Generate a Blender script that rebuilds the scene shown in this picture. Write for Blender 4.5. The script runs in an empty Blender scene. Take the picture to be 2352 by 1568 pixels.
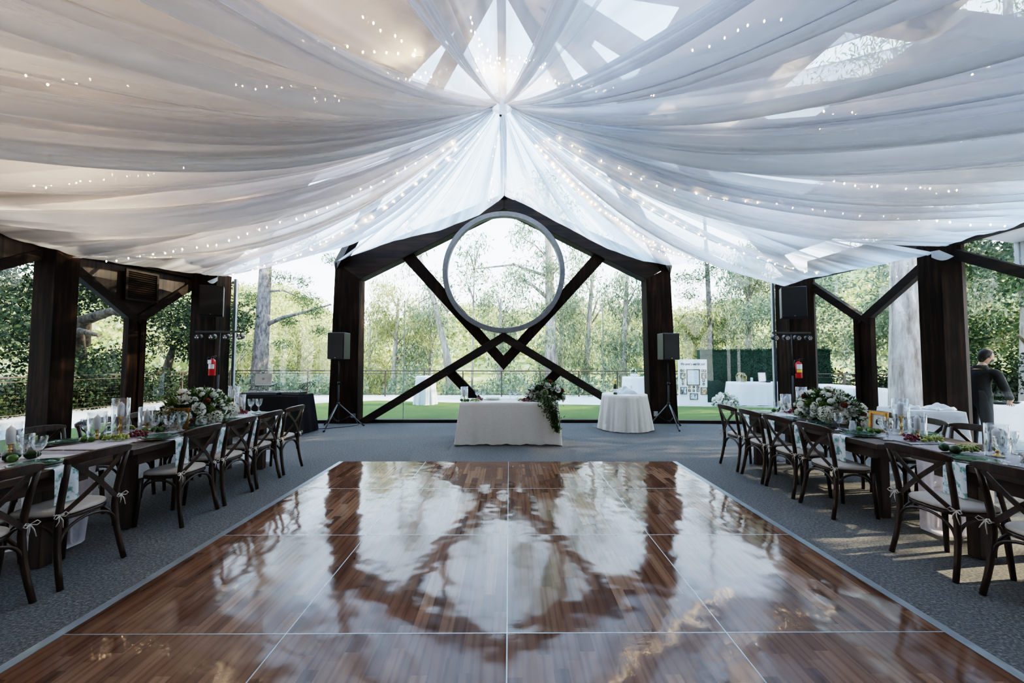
WORLD = 3.3
SUN = 9
EXPO = 0.72
import bpy, math, random
import numpy as np
from mathutils import Vector, Matrix, Quaternion

R = random.Random(7)
SC = bpy.context.scene
COL = SC.collection
pi = math.pi

# ------------------------------------------------------------------ mesh builder
class MB:
    def __init__(s):
        s.v = []; s.f = []; s.sm = []; s.uv = None
    def add(s, vs, fs, smooth=False):
        b = len(s.v)
        s.v.extend([tuple(p) for p in vs])
        for f in fs:
            s.f.append(tuple(b + i for i in f)); s.sm.append(smooth)
        return s
    def box(s, x0, x1, y0, y1, z0, z1, rz=0, piv=None):
        vs = [(x, y, z) for z in (z0, z1) for y in (y0, y1) for x in (x0, x1)]
        if rz:
            px, py = piv or ((x0 + x1) / 2, (y0 + y1) / 2); c, sn = math.cos(rz), math.sin(rz)
            vs = [(px + c * (x - px) - sn * (y - py), py + sn * (x - px) + c * (y - py), z) for x, y, z in vs]
        return s.add(vs, [(0, 2, 3, 1), (4, 5, 7, 6), (0, 1, 5, 4), (2, 6, 7, 3), (0, 4, 6, 2), (1, 3, 7, 5)])
    def beam(s, p0, p1, w, h, up=(0, 0, 1)):
        p0, p1 = Vector(p0), Vector(p1); d = (p1 - p0).normalized(); u = Vector(up)
        if abs(d.dot(u)) > .98: u = Vector((0, 1, 0))
        a = d.cross(u).normalized(); b = a.cross(d).normalized()
        vs = []
        for p in (p0, p1):
            for i, j in ((-1, -1), (1, -1), (1, 1), (-1, 1)):
                vs.append(p + a * (w / 2 * i) + b * (h / 2 * j))
        return s.add(vs, [(3, 2, 1, 0), (4, 5, 6, 7), (0, 1, 5, 4), (1, 2, 6, 5), (2, 3, 7, 6), (3, 0, 4, 7)])
    def tube(s, pts, r, n=8, caps=True, smooth=True):
        P = [Vector(p) for p in pts]; m = len(P)
        rr = list(r) if isinstance(r, (list, tuple)) else [r] * m
        prev = None; vs = []
        for i in range(m):
            t = (P[min(i + 1, m - 1)] - P[max(i - 1, 0)])
            t = t.normalized() if t.length > 1e-9 else Vector((0, 0, 1))
            if prev is None:
                a = t.cross(Vector((0, 0, 1)) if abs(t.z) < .9 else Vector((1, 0, 0))).normalized()
            else:
                a = (prev - t * prev.dot(t)); a = a.normalized() if a.length > 1e-6 else prev
            prev = a; b = t.cross(a)
            for k in range(n):
                th = 2 * pi * k / n
                vs.append(P[i] + (a * math.cos(th) + b * math.sin(th)) * rr[i])
        fs = [(i * n + k, i * n + (k + 1) % n, (i + 1) * n + (k + 1) % n, (i + 1) * n + k) for i in range(m - 1) for k in range(n)]
        s.add(vs, fs, smooth)
        if caps:
            b = len(s.v) - len(vs)
            s.f.append(tuple(b + k for k in reversed(range(n)))); s.sm.append(False)
            s.f.append(tuple(b + (m - 1) * n + k for k in range(n))); s.sm.append(False)
        return s
    def lathe(s, prof, n=20, c=(0, 0, 0), smooth=True, closed=False):
        vs = []; m = len(prof)
        for r, z in prof:
            for k in range(n):
                th = 2 * pi * k / n
                vs.append((c[0] + r * math.cos(th), c[1] + r * math.sin(th), c[2] + z))
        rng = m if closed else m - 1
        fs = [(i * n + k, i * n + (k + 1) % n, ((i + 1) % m) * n + (k + 1) % n, ((i + 1) % m) * n + k) for i in range(rng) for k in range(n)]
        s.add(vs, fs, smooth)
        b = len(s.v) - len(vs)
        if not closed:
            if prof[0][0] > 1e-5: s.f.append(tuple(b + k for k in reversed(range(n)))); s.sm.append(False)
            if prof[-1][0] > 1e-5: s.f.append(tuple(b + (m - 1) * n + k for k in range(n))); s.sm.append(False)
        return s
    def sphere(s, c, r, nu=10, nv=7):
        r = (r, r, r) if isinstance(r, (int, float)) else r
        vs = [(c[0], c[1], c[2] - r[2])]
        for j in range(1, nv):
            ph = -pi / 2 + pi * j / nv
            for k in range(nu):
                th = 2 * pi * k / nu
                vs.append((c[0] + r[0] * math.cos(ph) * math.cos(th), c[1] + r[1] * math.cos(ph) * math.sin(th), c[2] + r[2] * math.sin(ph)))
        vs.append((c[0], c[1], c[2] + r[2])); fs = []
        for k in range(nu): fs.append((0, 1 + (k + 1) % nu, 1 + k))
        for j in range(nv - 2):
            for k in range(nu):
                a = 1 + j * nu
                fs.append((a + k, a + (k + 1) % nu, a + nu + (k + 1) % nu, a + nu + k))
        t = len(vs) - 1; a = 1 + (nv - 2) * nu
        for k in range(nu): fs.append((a + k, a + (k + 1) % nu, t))
        return s.add(vs, fs, True)
    def grid(s, fn, nu, nv, smooth=True, uv=False):
        b = len(s.v)
        if uv and s.uv is None: s.uv = {}
        for j in range(nv + 1):
            for i in range(nu + 1):
                u, v = i / nu, j / nv
                s.v.append(tuple(fn(u, v)))
                if uv: s.uv[len(s.v) - 1] = (u, v)
        w = nu + 1
        for j in range(nv):
            for i in range(nu):
                s.f.append((b + j * w + i, b + j * w + i + 1, b + (j + 1) * w + i + 1, b + (j + 1) * w + i)); s.sm.append(smooth)
        return s
    def prism(s, poly, y0, y1):           # polygon in x,z extruded along y
        n = len(poly)
        vs = [(x, y0, z) for x, z in poly] + [(x, y1, z) for x, z in poly]
        fs = [tuple(range(n)), tuple(reversed(range(n, 2 * n)))] + [(i, i + n, (i + 1) % n + n, (i + 1) % n) for i in range(n)]
        return s.add(vs, fs)
    def slab(s, poly, z0, z1):            # polygon in x,y extruded along z
        n = len(poly)
        vs = [(x, y, z0) for x, y in poly] + [(x, y, z1) for x, y in poly]
        fs = [tuple(reversed(range(n))), tuple(range(n, 2 * n))] + [(i, (i + 1) % n, (i + 1) % n + n, i + n) for i in range(n)]
        return s.add(vs, fs)
    def strip(s, pts, wv, tv):            # sweep a rectangle: wv/tv half-extent vectors (or functions of index)
        vs = []
        for i, p in enumerate(pts):
            p = Vector(p); w = Vector(wv(i) if callable(wv) else wv); t = Vector(tv(i) if callable(tv) else tv)
            vs += [p - w - t, p + w - t, p + w + t, p - w + t]
        m = len(pts); fs = [(3, 2, 1, 0)]
        for i in range(m - 1):
            a = 4 * i
            for k in range(4): fs.append((a + k, a + (k + 1) % 4, a + 4 + (k + 1) % 4, a + 4 + k))
        a = 4 * (m - 1); fs.append((a, a + 1, a + 2, a + 3))
        return s.add(vs, fs)
    def build(s, name, mat=None, parent=None, bevel=0, recalc=True):
        me = bpy.data.meshes.new(name)
        me.from_pydata(s.v, [], s.f)
        me.polygons.foreach_set('use_smooth', s.sm)
        if s.uv:
            ul = me.uv_layers.new(name='UVMap')
            vi = [0] * len(me.loops); me.loops.foreach_get('vertex_index', vi)
            fl = []
            for i in vi: fl.extend(s.uv.get(i, (0, 0)))
            ul.data.foreach_set('uv', fl)
        if mat: me.materials.append(mat)
        me.update()
        o = bpy.data.objects.new(name, me); COL.objects.link(o)
        if parent: o.parent = parent
        if bevel:
            b = o.modifiers.new('Bevel', 'BEVEL'); b.width = bevel; b.segments = 2; b.limit_method = 'ANGLE'
        return o

def tag(o, label=None, cat=None, group=None, kind=None):
    if label: o['label'] = label
    if cat: o['category'] = cat
    if group: o['group'] = group
    if kind: o['kind'] = kind
    return o
def empty(name, loc=(0, 0, 0), rz=0, label=None, cat=None, group=None):
    o = bpy.data.objects.new(name, None); COL.objects.link(o)
    o.location = loc; o.rotation_euler = (0, 0, rz); o.empty_display_size = .1
    return tag(o, label, cat, group)
KIDS = {}
def kids(o): return [c for c in o.children]
def copy_tree(o, loc=None, rz=None, label=None, group=None, scale=None, parent=None):
    c = o.copy(); COL.objects.link(c)
    if parent: c.parent = parent
    if loc is not None: c.location = loc
    if rz is not None: c.rotation_euler = (0, 0, rz)
    if scale is not None: c.scale = scale if isinstance(scale, (tuple, list)) else (scale,) * 3
    if label: c['label'] = label
    if group: c['group'] = group
    for ch in kids(o): copy_tree(ch, parent=c)
    return c
class Proto:
    """first use moves the prototype itself, later uses copy it"""
    def __init__(s, o): s.o = o; s.used = False
    def put(s, loc, rz=0, label=None, group=None, scale=None):
        if not s.used:
            s.used = True; o = s.o; o.location = loc; o.rotation_euler = (0, 0, rz)
            if scale is not None: o.scale = scale if isinstance(scale, (tuple, list)) else (scale,) * 3
            return tag(o, label, None, group)
        return copy_tree(s.o, loc, rz, label, group, scale if scale is not None else (1, 1, 1))
def struct(o): o['kind'] = 'structure'; return o

# ------------------------------------------------------------------ materials
class NT:
    def __init__(s, name):
        s.m = bpy.data.materials.new(name); s.m.use_nodes = True
        s.t = s.m.node_tree; s.t.nodes.clear()
        s.out = s.n('ShaderNodeOutputMaterial')
    def n(s, typ, **kw):
        nd = s.t.nodes.new(typ)
        for k, v in kw.items():
            if k in nd.inputs: nd.inputs[k].default_value = v
            else: setattr(nd, k, v)
        return nd
    def l(s, a, b): s.t.links.new(a, b)
    def coord(s, scale=(1, 1, 1), kind='Object', rot=(0, 0, 0)):
        tc = s.n('ShaderNodeTexCoord'); mp = s.n('ShaderNodeMapping')
        mp.inputs['Scale'].default_value = scale; mp.inputs['Rotation'].default_value = rot
        s.l(tc.outputs[kind], mp.inputs['Vector']); return mp.outputs['Vector']
    def ramp(s, fac, stops, interp='LINEAR'):
        r = s.n('ShaderNodeValToRGB'); cr = r.color_ramp; cr.interpolation = interp
        while len(cr.elements) > 1: cr.elements.remove(cr.elements[-1])
        cr.elements[0].position = stops[0][0]; cr.elements[0].color = (*stops[0][1], 1)
        for p, c in stops[1:]:
            e = cr.elements.new(p); e.color = (*c, 1)
        s.l(fac, r.inputs['Fac']); return r.outputs['Color']
    def noise(s, vec, scale=5, detail=3, rough=.5):
        nd = s.n('ShaderNodeTexNoise'); nd.inputs['Scale'].default_value = scale
        nd.inputs['Detail'].default_value = detail; nd.inputs['Roughness'].default_value = rough
        if vec is not None: s.l(vec, nd.inputs['Vector'])
        return nd.outputs['Fac']
    def math(s, op, a, b=None, clamp=False):
        nd = s.n('ShaderNodeMath'); nd.operation = op; nd.use_clamp = clamp
        for i, x in enumerate((a, b)):
            if x is None: continue
            if isinstance(x, (int, float)): nd.inputs[i].default_value = x
            else: s.l(x, nd.inputs[i])
        return nd.outputs[0]
    def mix(s, fac, a, b, blend='MIX'):
        nd = s.n('ShaderNodeMix'); nd.data_type = 'RGBA'; nd.blend_type = blend
        for sock, x in ((nd.inputs[0], fac), (nd.inputs[6], a), (nd.inputs[7], b)):
            if isinstance(x, (int, float)): sock.default_value = x
            elif isinstance(x, tuple): sock.default_value = (*x, 1)
            else: s.l(x, sock)
        return nd.outputs[2]
    def bump(s, h, strength=.3, dist=.01):
        b = s.n('ShaderNodeBump'); b.inputs['Strength'].default_value = strength; b.inputs['Distance'].default_value = dist
        s.l(h, b.inputs['Height']); return b.outputs['Normal']
    def bsdf(s, color, rough=.5, metal=0., normal=None, spec=.5, coat=0.):
        p = s.n('ShaderNodeBsdfPrincipled')
        for k, x in (('Base Color', color), ('Roughness', rough), ('Metallic', metal), ('Specular IOR Level', spec), ('Coat Weight', coat)):
            if isinstance(x, tuple): p.inputs[k].default_value = (*x, 1)
            elif isinstance(x, (int, float)): p.inputs[k].default_value = x
            else: s.l(x, p.inputs[k])
        if normal is not None: s.l(normal, p.inputs['Normal'])
        return p.outputs[0]
    def done(s, sh): s.l(sh, s.out.inputs['Surface']); return s.m

def plain(name, col, rough=.5, metal=0., var=.12, scale=12, bump=0, spec=.5):
    t = NT(name); v = t.coord(); n = t.noise(v, scale, 3)
    a = tuple(max(0, c * (1 - var)) for c in col); b = tuple(min(1, c * (1 + var)) for c in col)
    c = t.ramp(n, [(.3, a), (.7, b)])
    nm = t.bump(t.noise(v, scale * 6, 2), bump, .004) if bump else None
    return t.done(t.bsdf(c, rough, metal, nm, spec))
def wood(name, dark, mid, light, sc=(9, 9, .7), rough=.55, spec=.4):
    t = NT(name); v = t.coord(sc); n = t.noise(v, 2.2, 6, .62)
    v2 = t.coord((1.3, 1.3, 1.3)); n2 = t.noise(v2, 1.4, 2)
    f = t.math('ADD', t.math('MULTIPLY', n, .75), t.math('MULTIPLY', n2, .3))
    c = t.ramp(f, [(.32, dark), (.52, mid), (.74, light)])
    return t.done(t.bsdf(c, rough, 0, t.bump(n, .25, .006), spec))
def glassy(name, tint=(1, 1, 1), lo=.05, hi=.6, rough=.02, blend=.35, gcol=(1, 1, 1)):
    t = NT(name); tr = t.n('ShaderNodeBsdfTransparent'); tr.inputs[0].default_value = (*tint, 1)
    gl = t.n('ShaderNodeBsdfGlossy'); gl.inputs['Roughness'].default_value = rough; gl.inputs['Color'].default_value = (*gcol, 1)
    lw = t.n('ShaderNodeLayerWeight'); lw.inputs['Blend'].default_value = blend
    mr = t.n('ShaderNodeMapRange'); mr.inputs['To Min'].default_value = lo; mr.inputs['To Max'].default_value = hi
    t.l(lw.outputs['Facing'], mr.inputs['Value'])
    mx = t.n('ShaderNodeMixShader'); t.l(mr.outputs[0], mx.inputs[0]); t.l(tr.outputs[0], mx.inputs[1]); t.l(gl.outputs[0], mx.inputs[2])
    return t.done(mx.outputs[0])
def leaf(name, stops, trans=.45, rough=.6):
    t = NT(name); g = t.n('ShaderNodeNewGeometry')
    c = t.ramp(g.outputs['Random Per Island'], stops)
    d = t.bsdf(c, rough, 0, None, .25)
    tl = t.n('ShaderNodeBsdfTranslucent'); t.l(c, tl.inputs[0])
    mx = t.n('ShaderNodeMixShader'); mx.inputs[0].default_value = trans
    t.l(d, mx.inputs[1]); t.l(tl.outputs[0], mx.inputs[2])
    return t.done(mx.outputs[0])
def cloth(name, col, trans=.2, rough=.8, alpha=1.0, sc=40):
    t = NT(name); v = t.coord(); n = t.noise(v, sc, 2)
    c = t.ramp(n, [(.3, tuple(x * .93 for x in col)), (.7, col)])
    d = t.bsdf(c, rough, 0, t.bump(t.noise(v, 7, 3), .25, .02), .15)
    tl = t.n('ShaderNodeBsdfTranslucent'); t.l(c, tl.inputs[0])
    mx = t.n('ShaderNodeMixShader'); mx.inputs[0].default_value = trans
    t.l(d, mx.inputs[1]); t.l(tl.outputs[0], mx.inputs[2]); sh = mx.outputs[0]
    if alpha < 1:
        tr = t.n('ShaderNodeBsdfTransparent'); m2 = t.n('ShaderNodeMixShader'); m2.inputs[0].default_value = alpha
        t.l(tr.outputs[0], m2.inputs[1]); t.l(sh, m2.inputs[2]); sh = m2.outputs[0]
    return t.done(sh)
def emit(name, col, st):
    t = NT(name); e = t.n('ShaderNodeEmission'); e.inputs[0].default_value = (*col, 1); e.inputs[1].default_value = st
    return t.done(e.outputs[0])

M = {}
M['timber'] = wood('timber', (.003, .002, .0015), (.013, .0075, .005), (.045, .024, .015), (7, 7, .5), .75, .10)
M['timber_h'] = wood('timber_across', (.003, .002, .0015), (.013, .0075, .005), (.042, .023, .014), (.5, 7, 7), .6, .25)
M['timber_y'] = wood('timber_along', (.003, .002, .0015), (.013, .0075, .005), (.04, .022, .014), (7, .5, 7), .6, .25)
M['ceilwood'] = wood('ceiling_wood', (.10, .08, .07), (.22, .18, .16), (.34, .28, .25), (6, .5, 6))
M['chairwood'] = wood('chair_wood', (.010, .006, .004), (.035, .018, .011), (.085, .043, .024), (14, 14, 1.5), .36, .5)
M['tablewood'] = wood('table_wood', (.012, .007, .005), (.045, .026, .017), (.115, .068, .045), (9, .8, 9), .42, .5)
M['legwood'] = wood('table_leg_wood', (.012, .007, .005), (.04, .022, .014), (.10, .055, .034), (9, 9, .8), .5, .4)
M['cushion'] = cloth('cushion_linen', (.52, .46, .40), .02)
M['string'] = cloth('tie_string', (.66, .60, .52), .1)
M['black'] = plain('black_plastic', (.008, .008, .009), .45)
M['grille'] = plain('speaker_grille', (.006, .006, .007), .6, 0, .3, 300)
M['blackcloth'] = cloth('black_cloth', (.012, .012, .014), .02)
M['steel'] = plain('grey_steel', (.16, .155, .15), .5, .35)
M['chrome'] = plain('chrome', (.6, .6, .62), .2, 1.)
M['alum'] = plain('aluminium', (.42, .46, .50), .38, .65)
M['gold'] = plain('gold', (.78, .50, .18), .22, 1., .15, 20)
M['goldframe'] = plain('gilded_frame', (.52, .28, .08), .35, .7, .3, 30)
M['wax'] = plain('candle_wax', (.82, .80, .78), .5, 0, .03)
M['white'] = cloth('white_linen', (.74, .76, .80), .12)
M['cream'] = cloth('cream_linen', (.80, .75, .67), .12)
M['whitepaint'] = plain('white_paint', (.72, .74, .76), .5, 0, .03)
M['paper'] = plain('paper', (.80, .80, .80), .7, 0, .02)
M['ink'] = plain('ink', (.012, .012, .014), .6)
M['runner'] = cloth('chiffon_runner', (.84, .80, .84), .30, .8, .94)
M['pane'] = glassy('window_glass', (.96, .975, .97), .015, .40, .005, .30)
M['roofglass'] = glassy('roof_glass', (.93, .96, .98), .02, .3, .02, .3)
M['glass'] = glassy('clear_glass', (.95, .96, .965), .05, .55, .03, .35)
M['crystal'] = glassy('cut_crystal', (.90, .92, .93), .10, .70, .06, .40)
M['hurricane'] = glassy('hurricane_glass', (.955, .965, .97), .015, .65, .02, .25)
M['greenglass'] = None
M['rose'] = leaf('white_petals', [(0, (.80, .75, .62)), (.5, (.86, .84, .78)), (1, (.90, .90, .88))], .3)
M['hydrangea'] = leaf('cream_florets', [(0, (.60, .58, .46)), (1, (.80, .78, .68))], .3)
M['rust'] = leaf('rust_petals', [(0, (.16, .035, .02)), (1, (.33, .10, .05))], .25)
M['moss'] = leaf('moss', [(0, (.05, .09, .012)), (1, (.16, .22, .03))], .2)
M['fern'] = leaf('fern', [(0, (.020, .050, .014)), (.6, (.06, .12, .032)), (1, (.14, .20, .06))], .3)
M['greengrape'] = plain('green_grape', (.30, .34, .085), .28, 0, .25, 25)
M['redgrape'] = plain('red_grape', (.16, .022, .030), .28, 0, .35, 25)
M['lime'] = plain('lime_skin', (.065, .14, .018), .36, 0, .35, 20, .1)
M['avocado'] = plain('avocado_skin', (.02, .055, .015), .5, 0, .4, 40, .3)
M['stem'] = plain('stem', (.09, .10, .03), .6)
M['red'] = plain('extinguisher_red', (.50, .012, .015), .3)
M['yellow'] = plain('label_yellow', (.75, .58, .06), .5)
M['concrete'] = plain('concrete', (.50, .49, .47), .85, 0, .1, 3, .2)
M['bark_pine'] = None
M['lens'] = plain('lamp_lens', (.75, .76, .78), .15, .2, .05)  # pale reflection on the lenses is painted into their base colour
M['tin'] = plain('silver_metal', (.45, .45, .45), .3, .8)
def mk():
    t = NT('green_glass_plate'); v = t.coord((1, 1, 1)); n = t.noise(v, 30, 3)
    c = t.ramp(n, [(.3, (.015, .05, .032)), (.7, (.07, .16, .11))])
    M['greenglass'] = t.done(t.bsdf(c, .12, 0, t.bump(n, .35, .006), .7))
    def bark(name, a, b, c3, sc):
        t = NT(name); v = t.coord(sc); n = t.noise(v, 4, 6, .65)
        c = t.ramp(n, [(.3, a), (.5, b), (.72, c3)])
        return t.done(t.bsdf(c, .9, 0, t.bump(n, .8, .05), .1))
    M['bark_pine'] = bark('pine_bark', (.06, .055, .055), (.19, .175, .17), (.36, .34, .33), (2.5, 2.5, 1.0))
    M['bark_euc'] = bark('eucalyptus_bark', (.16, .13, .11), (.38, .34, .31), (.60, .57, .54), (2, 2, .35))
    M['bark_oak'] = bark('oak_bark', (.02, .017, .014), (.07, .06, .05), (.16, .14, .11), (2, 2, .6))
    # carpet
    t = NT('carpet'); v = t.coord((1, 1, 1)); n = t.noise(v, 62, 2, .7)
    n2 = t.noise(t.coord((9, 60, 1), rot=(0, 0, .5)), 3, 3); n3 = t.noise(v, .5, 2)
    f = t.math('ADD', t.math('MULTIPLY', n, .70), t.math('MULTIPLY', n2, .42))
    c = t.ramp(f, [(.38, (.055, .055, .055)), (.56, (.125, .121, .115)), (.74, (.26, .248, .23))])
    c = t.mix(t.math('MULTIPLY', n3, .35), c, (.10, .10, .10))
    M['carpet'] = t.done(t.bsdf(c, .95, 0, t.bump(f, .7, .012), .1))
    # dance floor
    t = NT('dance_floor_wood')
    tc = t.n('ShaderNodeTexCoord'); mp = t.n('ShaderNodeMapping'); mp.inputs['Rotation'].default_value = (0, 0, pi / 2)
    t.l(tc.outputs['Object'], mp.inputs['Vector'])
    sp = t.n('ShaderNodeSeparateXYZ'); t.l(tc.outputs['Object'], sp.inputs[0])
    cx = t.math('DIVIDE', sp.outputs[0], .0762); ci = t.math('FLOOR', cx)
    wn = t.n('ShaderNodeTexWhiteNoise', noise_dimensions='1D'); t.l(ci, wn.inputs['W'])
    ry = t.math('ADD', t.math('DIVIDE', sp.outputs[1], .52), t.math('MULTIPLY', wn.outputs['Value'], 9.0)); ri_ = t.math('FLOOR', ry)
    cv = t.n('ShaderNodeCombineXYZ'); t.l(ci, cv.inputs[0]); t.l(ri_, cv.inputs[1])
    w2n = t.n('ShaderNodeTexWhiteNoise', noise_dimensions='2D'); t.l(cv.outputs[0], w2n.inputs['Vector'])
    pid = w2n.outputs['Value']
    base = t.ramp(pid, [(0, (.100, .050, .030)), (.3, (.145, .074, .045)), (.75, (.180, .095, .058)), (1, (.275, .158, .098))])
    # per-plank shifted grain
    cmb = t.n('ShaderNodeCombineXYZ'); t.l(pid, cmb.inputs[0]); t.l(pid, cmb.inputs[2])
    va = t.n('ShaderNodeVectorMath'); va.operation = 'MULTIPLY_ADD'; va.inputs[1].default_value = (14, 1.4, 1)
    t.l(tc.outputs['Object'], va.inputs[0])
    sc = t.n('ShaderNodeVectorMath'); sc.operation = 'SCALE'; sc.inputs['Scale'].default_value = 37; t.l(cmb.outputs[0], sc.inputs[0]); t.l(sc.outputs[0], va.inputs[2])
    wv = t.n('ShaderNodeTexWave'); wv.wave_type = 'BANDS'; wv.bands_direction = 'X'; wv.inputs['Scale'].default_value = .42; wv.inputs['Distortion'].default_value = 11; wv.inputs['Detail'].default_value = 3; wv.inputs['Detail Scale'].default_value = .55
    t.l(va.outputs[0], wv.inputs['Vector'])
    gr = t.noise(va.outputs[0], 5, 6, .7)
    g = t.math('ADD', t.math('MULTIPLY', wv.outputs['Fac'], .5), t.math('MULTIPLY', gr, .6))
    gc = t.ramp(g, [(.2, (.50, .44, .40)), (.55, (1, 1, 1)), (.85, (1.0, 1.0, 1.0))])
    col = t.mix(.75, base, gc, 'MULTIPLY')
    w1 = t.noise(t.coord((1, 1, 1)), 2.6, 2); w2 = t.noise(t.coord((1, 1, 1)), 90, 2)
    h = t.math('ADD', t.math('MULTIPLY', w1, 1.0), t.math('MULTIPLY', w2, .012))
    nm = t.bump(h, .16, .05)
    rg = t.math('ADD', t.math('MULTIPLY', t.noise(t.coord((1, 1, 1)), 4, 3), .08), .045)
    M['dance'] = t.done(t.bsdf(col, rg, 0, nm, .42, .0))
    # lawn
    t = NT('turf'); v = t.coord(); n = t.noise(v, 60, 3); n2 = t.noise(v, 1.2, 3)
    f = t.math('ADD', t.math('MULTIPLY', n, .6), t.math('MULTIPLY', n2, .4))
    c = t.ramp(f, [(.3, (.055, .085, .025)), (.7, (.12, .155, .050))])
    M['turf'] = t.done(t.bsdf(c, .9, 0, t.bump(n, .6, .02), .1))
    # hill
    t = NT('hillside'); v = t.coord(); n = t.noise(v, .9, 6, .7)
    c = t.ramp(n, [(.3, (.09, .12, .04)), (.5, (.26, .28, .12)), (.7, (.48, .46, .27))])
    M['hill'] = t.done(t.bsdf(c, .95, 0, None, .05))
    # napkin toile
    t = NT('toile_napkin'); v = t.coord((1, 1, 1)); vo = t.n('ShaderNodeTexVoronoi'); vo.inputs['Scale'].default_value = 22; t.l(v, vo.inputs['Vector'])
    n = t.noise(v, 48, 4, .7); n2 = t.noise(v, 16, 2)
    f = t.math('ADD', t.math('MULTIPLY', n, .65), t.math('ADD', t.math('MULTIPLY', n2, .6), t.math('MULTIPLY', vo.outputs['Distance'], .35)))
    c = t.ramp(f, [(.66, (.17, .31, .28)), (.74, (.42, .55, .54)), (.80, (.74, .77, .79))])
    M['toile'] = t.done(t.bsdf(c, .8, 0, None, .15))
    # siding
    t = NT('white_siding'); v = t.coord((1, 1, 1)); wv = t.n('ShaderNodeTexWave'); wv.bands_direction = 'Y'; wv.inputs['Scale'].default_value = 2.2
    t.l(v, wv.inputs['Vector']); c = t.ramp(wv.outputs['Fac'], [(.03, (.20, .21, .22)), (.10, (.62, .64, .65))])
    M['siding'] = t.done(t.bsdf(c, .7))
    # gutter boards of the wood infill
    t = NT('vertical_boards'); tc = t.n('ShaderNodeTexCoord'); wv = t.n('ShaderNodeTexWave'); wv.bands_direction = 'Y'; wv.inputs['Scale'].default_value = 1.35
    t.l(tc.outputs['Object'], wv.inputs['Vector']); n = t.noise(t.coord((7, 7, .6)), 2.2, 6)
    c = t.ramp(n, [(.3, (.007, .004, .003)), (.55, (.022, .012, .008)), (.75, (.05, .028, .018))])
    g = t.ramp(wv.outputs['Fac'], [(.02, (.15, .15, .15)), (.06, (1, 1, 1))])
    M['boards'] = t.done(t.bsdf(t.mix(1, c, g, 'MULTIPLY'), .6))
    # sheer tulle: gathers make streaks of denser and thinner cloth along the length
    def tulle(name, col, lo, hi):
        t = NT(name); tc = t.n('ShaderNodeTexCoord'); mp = t.n('ShaderNodeMapping'); mp.inputs['Scale'].default_value = (17, .7, 1)
        t.l(tc.outputs['UV'], mp.inputs['Vector']); n = t.noise(mp.outputs[0], 1, 1, .5)
        mp2 = t.n('ShaderNodeMapping'); mp2.inputs['Scale'].default_value = (7, .5, 1); t.l(tc.outputs['UV'], mp2.inputs['Vector'])
        n2 = t.noise(mp2.outputs[0], 1, 0)
        lw = t.n('ShaderNodeLayerWeight'); lw.inputs['Blend'].default_value = .5
        f = t.math('ADD', t.math('MULTIPLY', n, .45), t.math('MULTIPLY', n2, .55))
        mr = t.n('ShaderNodeMapRange'); mr.inputs['From Min'].default_value = .40; mr.inputs['From Max'].default_value = .60
        mr.inputs['To Min'].default_value = lo; mr.inputs['To Max'].default_value = hi; t.l(f, mr.inputs['Value'])
        fc = t.math('POWER', lw.outputs['Facing'], 1.6)
        a = t.math('ADD', mr.outputs[0], t.math('MULTIPLY', fc, .40), True)
        d = t.n('ShaderNodeBsdfDiffuse'); d.inputs[0].default_value = (*col, 1)
        tl = t.n('ShaderNodeBsdfTranslucent'); tl.inputs[0].default_value = (*col, 1)
        mx = t.n('ShaderNodeMixShader'); mx.inputs[0].default_value = .58; t.l(d.outputs[0], mx.inputs[1]); t.l(tl.outputs[0], mx.inputs[2])
        tr = t.n('ShaderNodeBsdfTransparent'); m2 = t.n('ShaderNodeMixShader'); t.l(a, m2.inputs[0]); t.l(tr.outputs[0], m2.inputs[1]); t.l(mx.outputs[0], m2.inputs[2])
        return t.done(m2.outputs[0])
    M['tulle'] = tulle('white_tulle', (.92, .935, .975), .26, .82)
    M['tulle_thin'] = tulle('thin_white_tulle', (.92, .94, .98), .40, .62)
mk()
M['bulb'] = emit('warm_bulb', (1.0, .72, .38), 110)
M['bulb'].cycles.emission_sampling = 'NONE'
M['wire'] = plain('clear_wire', (.45, .45, .45), .4)
# ------------------------------------------------------------------ camera, world, sun
cam = bpy.data.cameras.new('camera'); camo = bpy.data.objects.new('camera', cam); COL.objects.link(camo)
cam.sensor_width = 36; cam.lens = 36 * 904 / 2352; cam.clip_end = 300; cam.clip_start = .05
camo.location = (0, 0, 1.546)
camo.rotation_mode = 'QUATERNION'
_b = Quaternion((0, 0, 1), -.0071) @ Quaternion((1, 0, 0), pi / 2 + .0445) @ Quaternion((0, 0, 1), .0017)
camo.rotation_quaternion = _b
SC.camera = camo
w = bpy.data.worlds.new('sky'); SC.world = w; w.use_nodes = True
nt = w.node_tree; nt.nodes.clear()
wo = nt.nodes.new('ShaderNodeOutputWorld'); bg = nt.nodes.new('ShaderNodeBackground')
tc = nt.nodes.new('ShaderNodeTexCoord'); sx = nt.nodes.new('ShaderNodeSeparateXYZ'); rp = nt.nodes.new('ShaderNodeValToRGB')
nt.links.new(tc.outputs['Generated'], sx.inputs[0]); nt.links.new(sx.outputs['Z'], rp.inputs['Fac'])
rp.color_ramp.elements[0].position = 0; rp.color_ramp.elements[0].color = (.93, .94, .93, 1)
rp.color_ramp.elements[1].position = .8; rp.color_ramp.elements[1].color = (.46, .68, 1.0, 1)
e = rp.color_ramp.elements.new(.3); e.color = (.70, .85, 1.0, 1)
nt.links.new(rp.outputs[0], bg.inputs[0]); bg.inputs[1].default_value = WORLD
nt.links.new(bg.outputs[0], wo.inputs[0])
sun = bpy.data.lights.new('sun', 'SUN'); suno = bpy.data.objects.new('sun', sun); COL.objects.link(suno)
sun.energy = SUN; sun.color = (1.0, .84, .60); sun.angle = .009
SD = Vector((1.0, .14, .49)).normalized()
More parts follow.
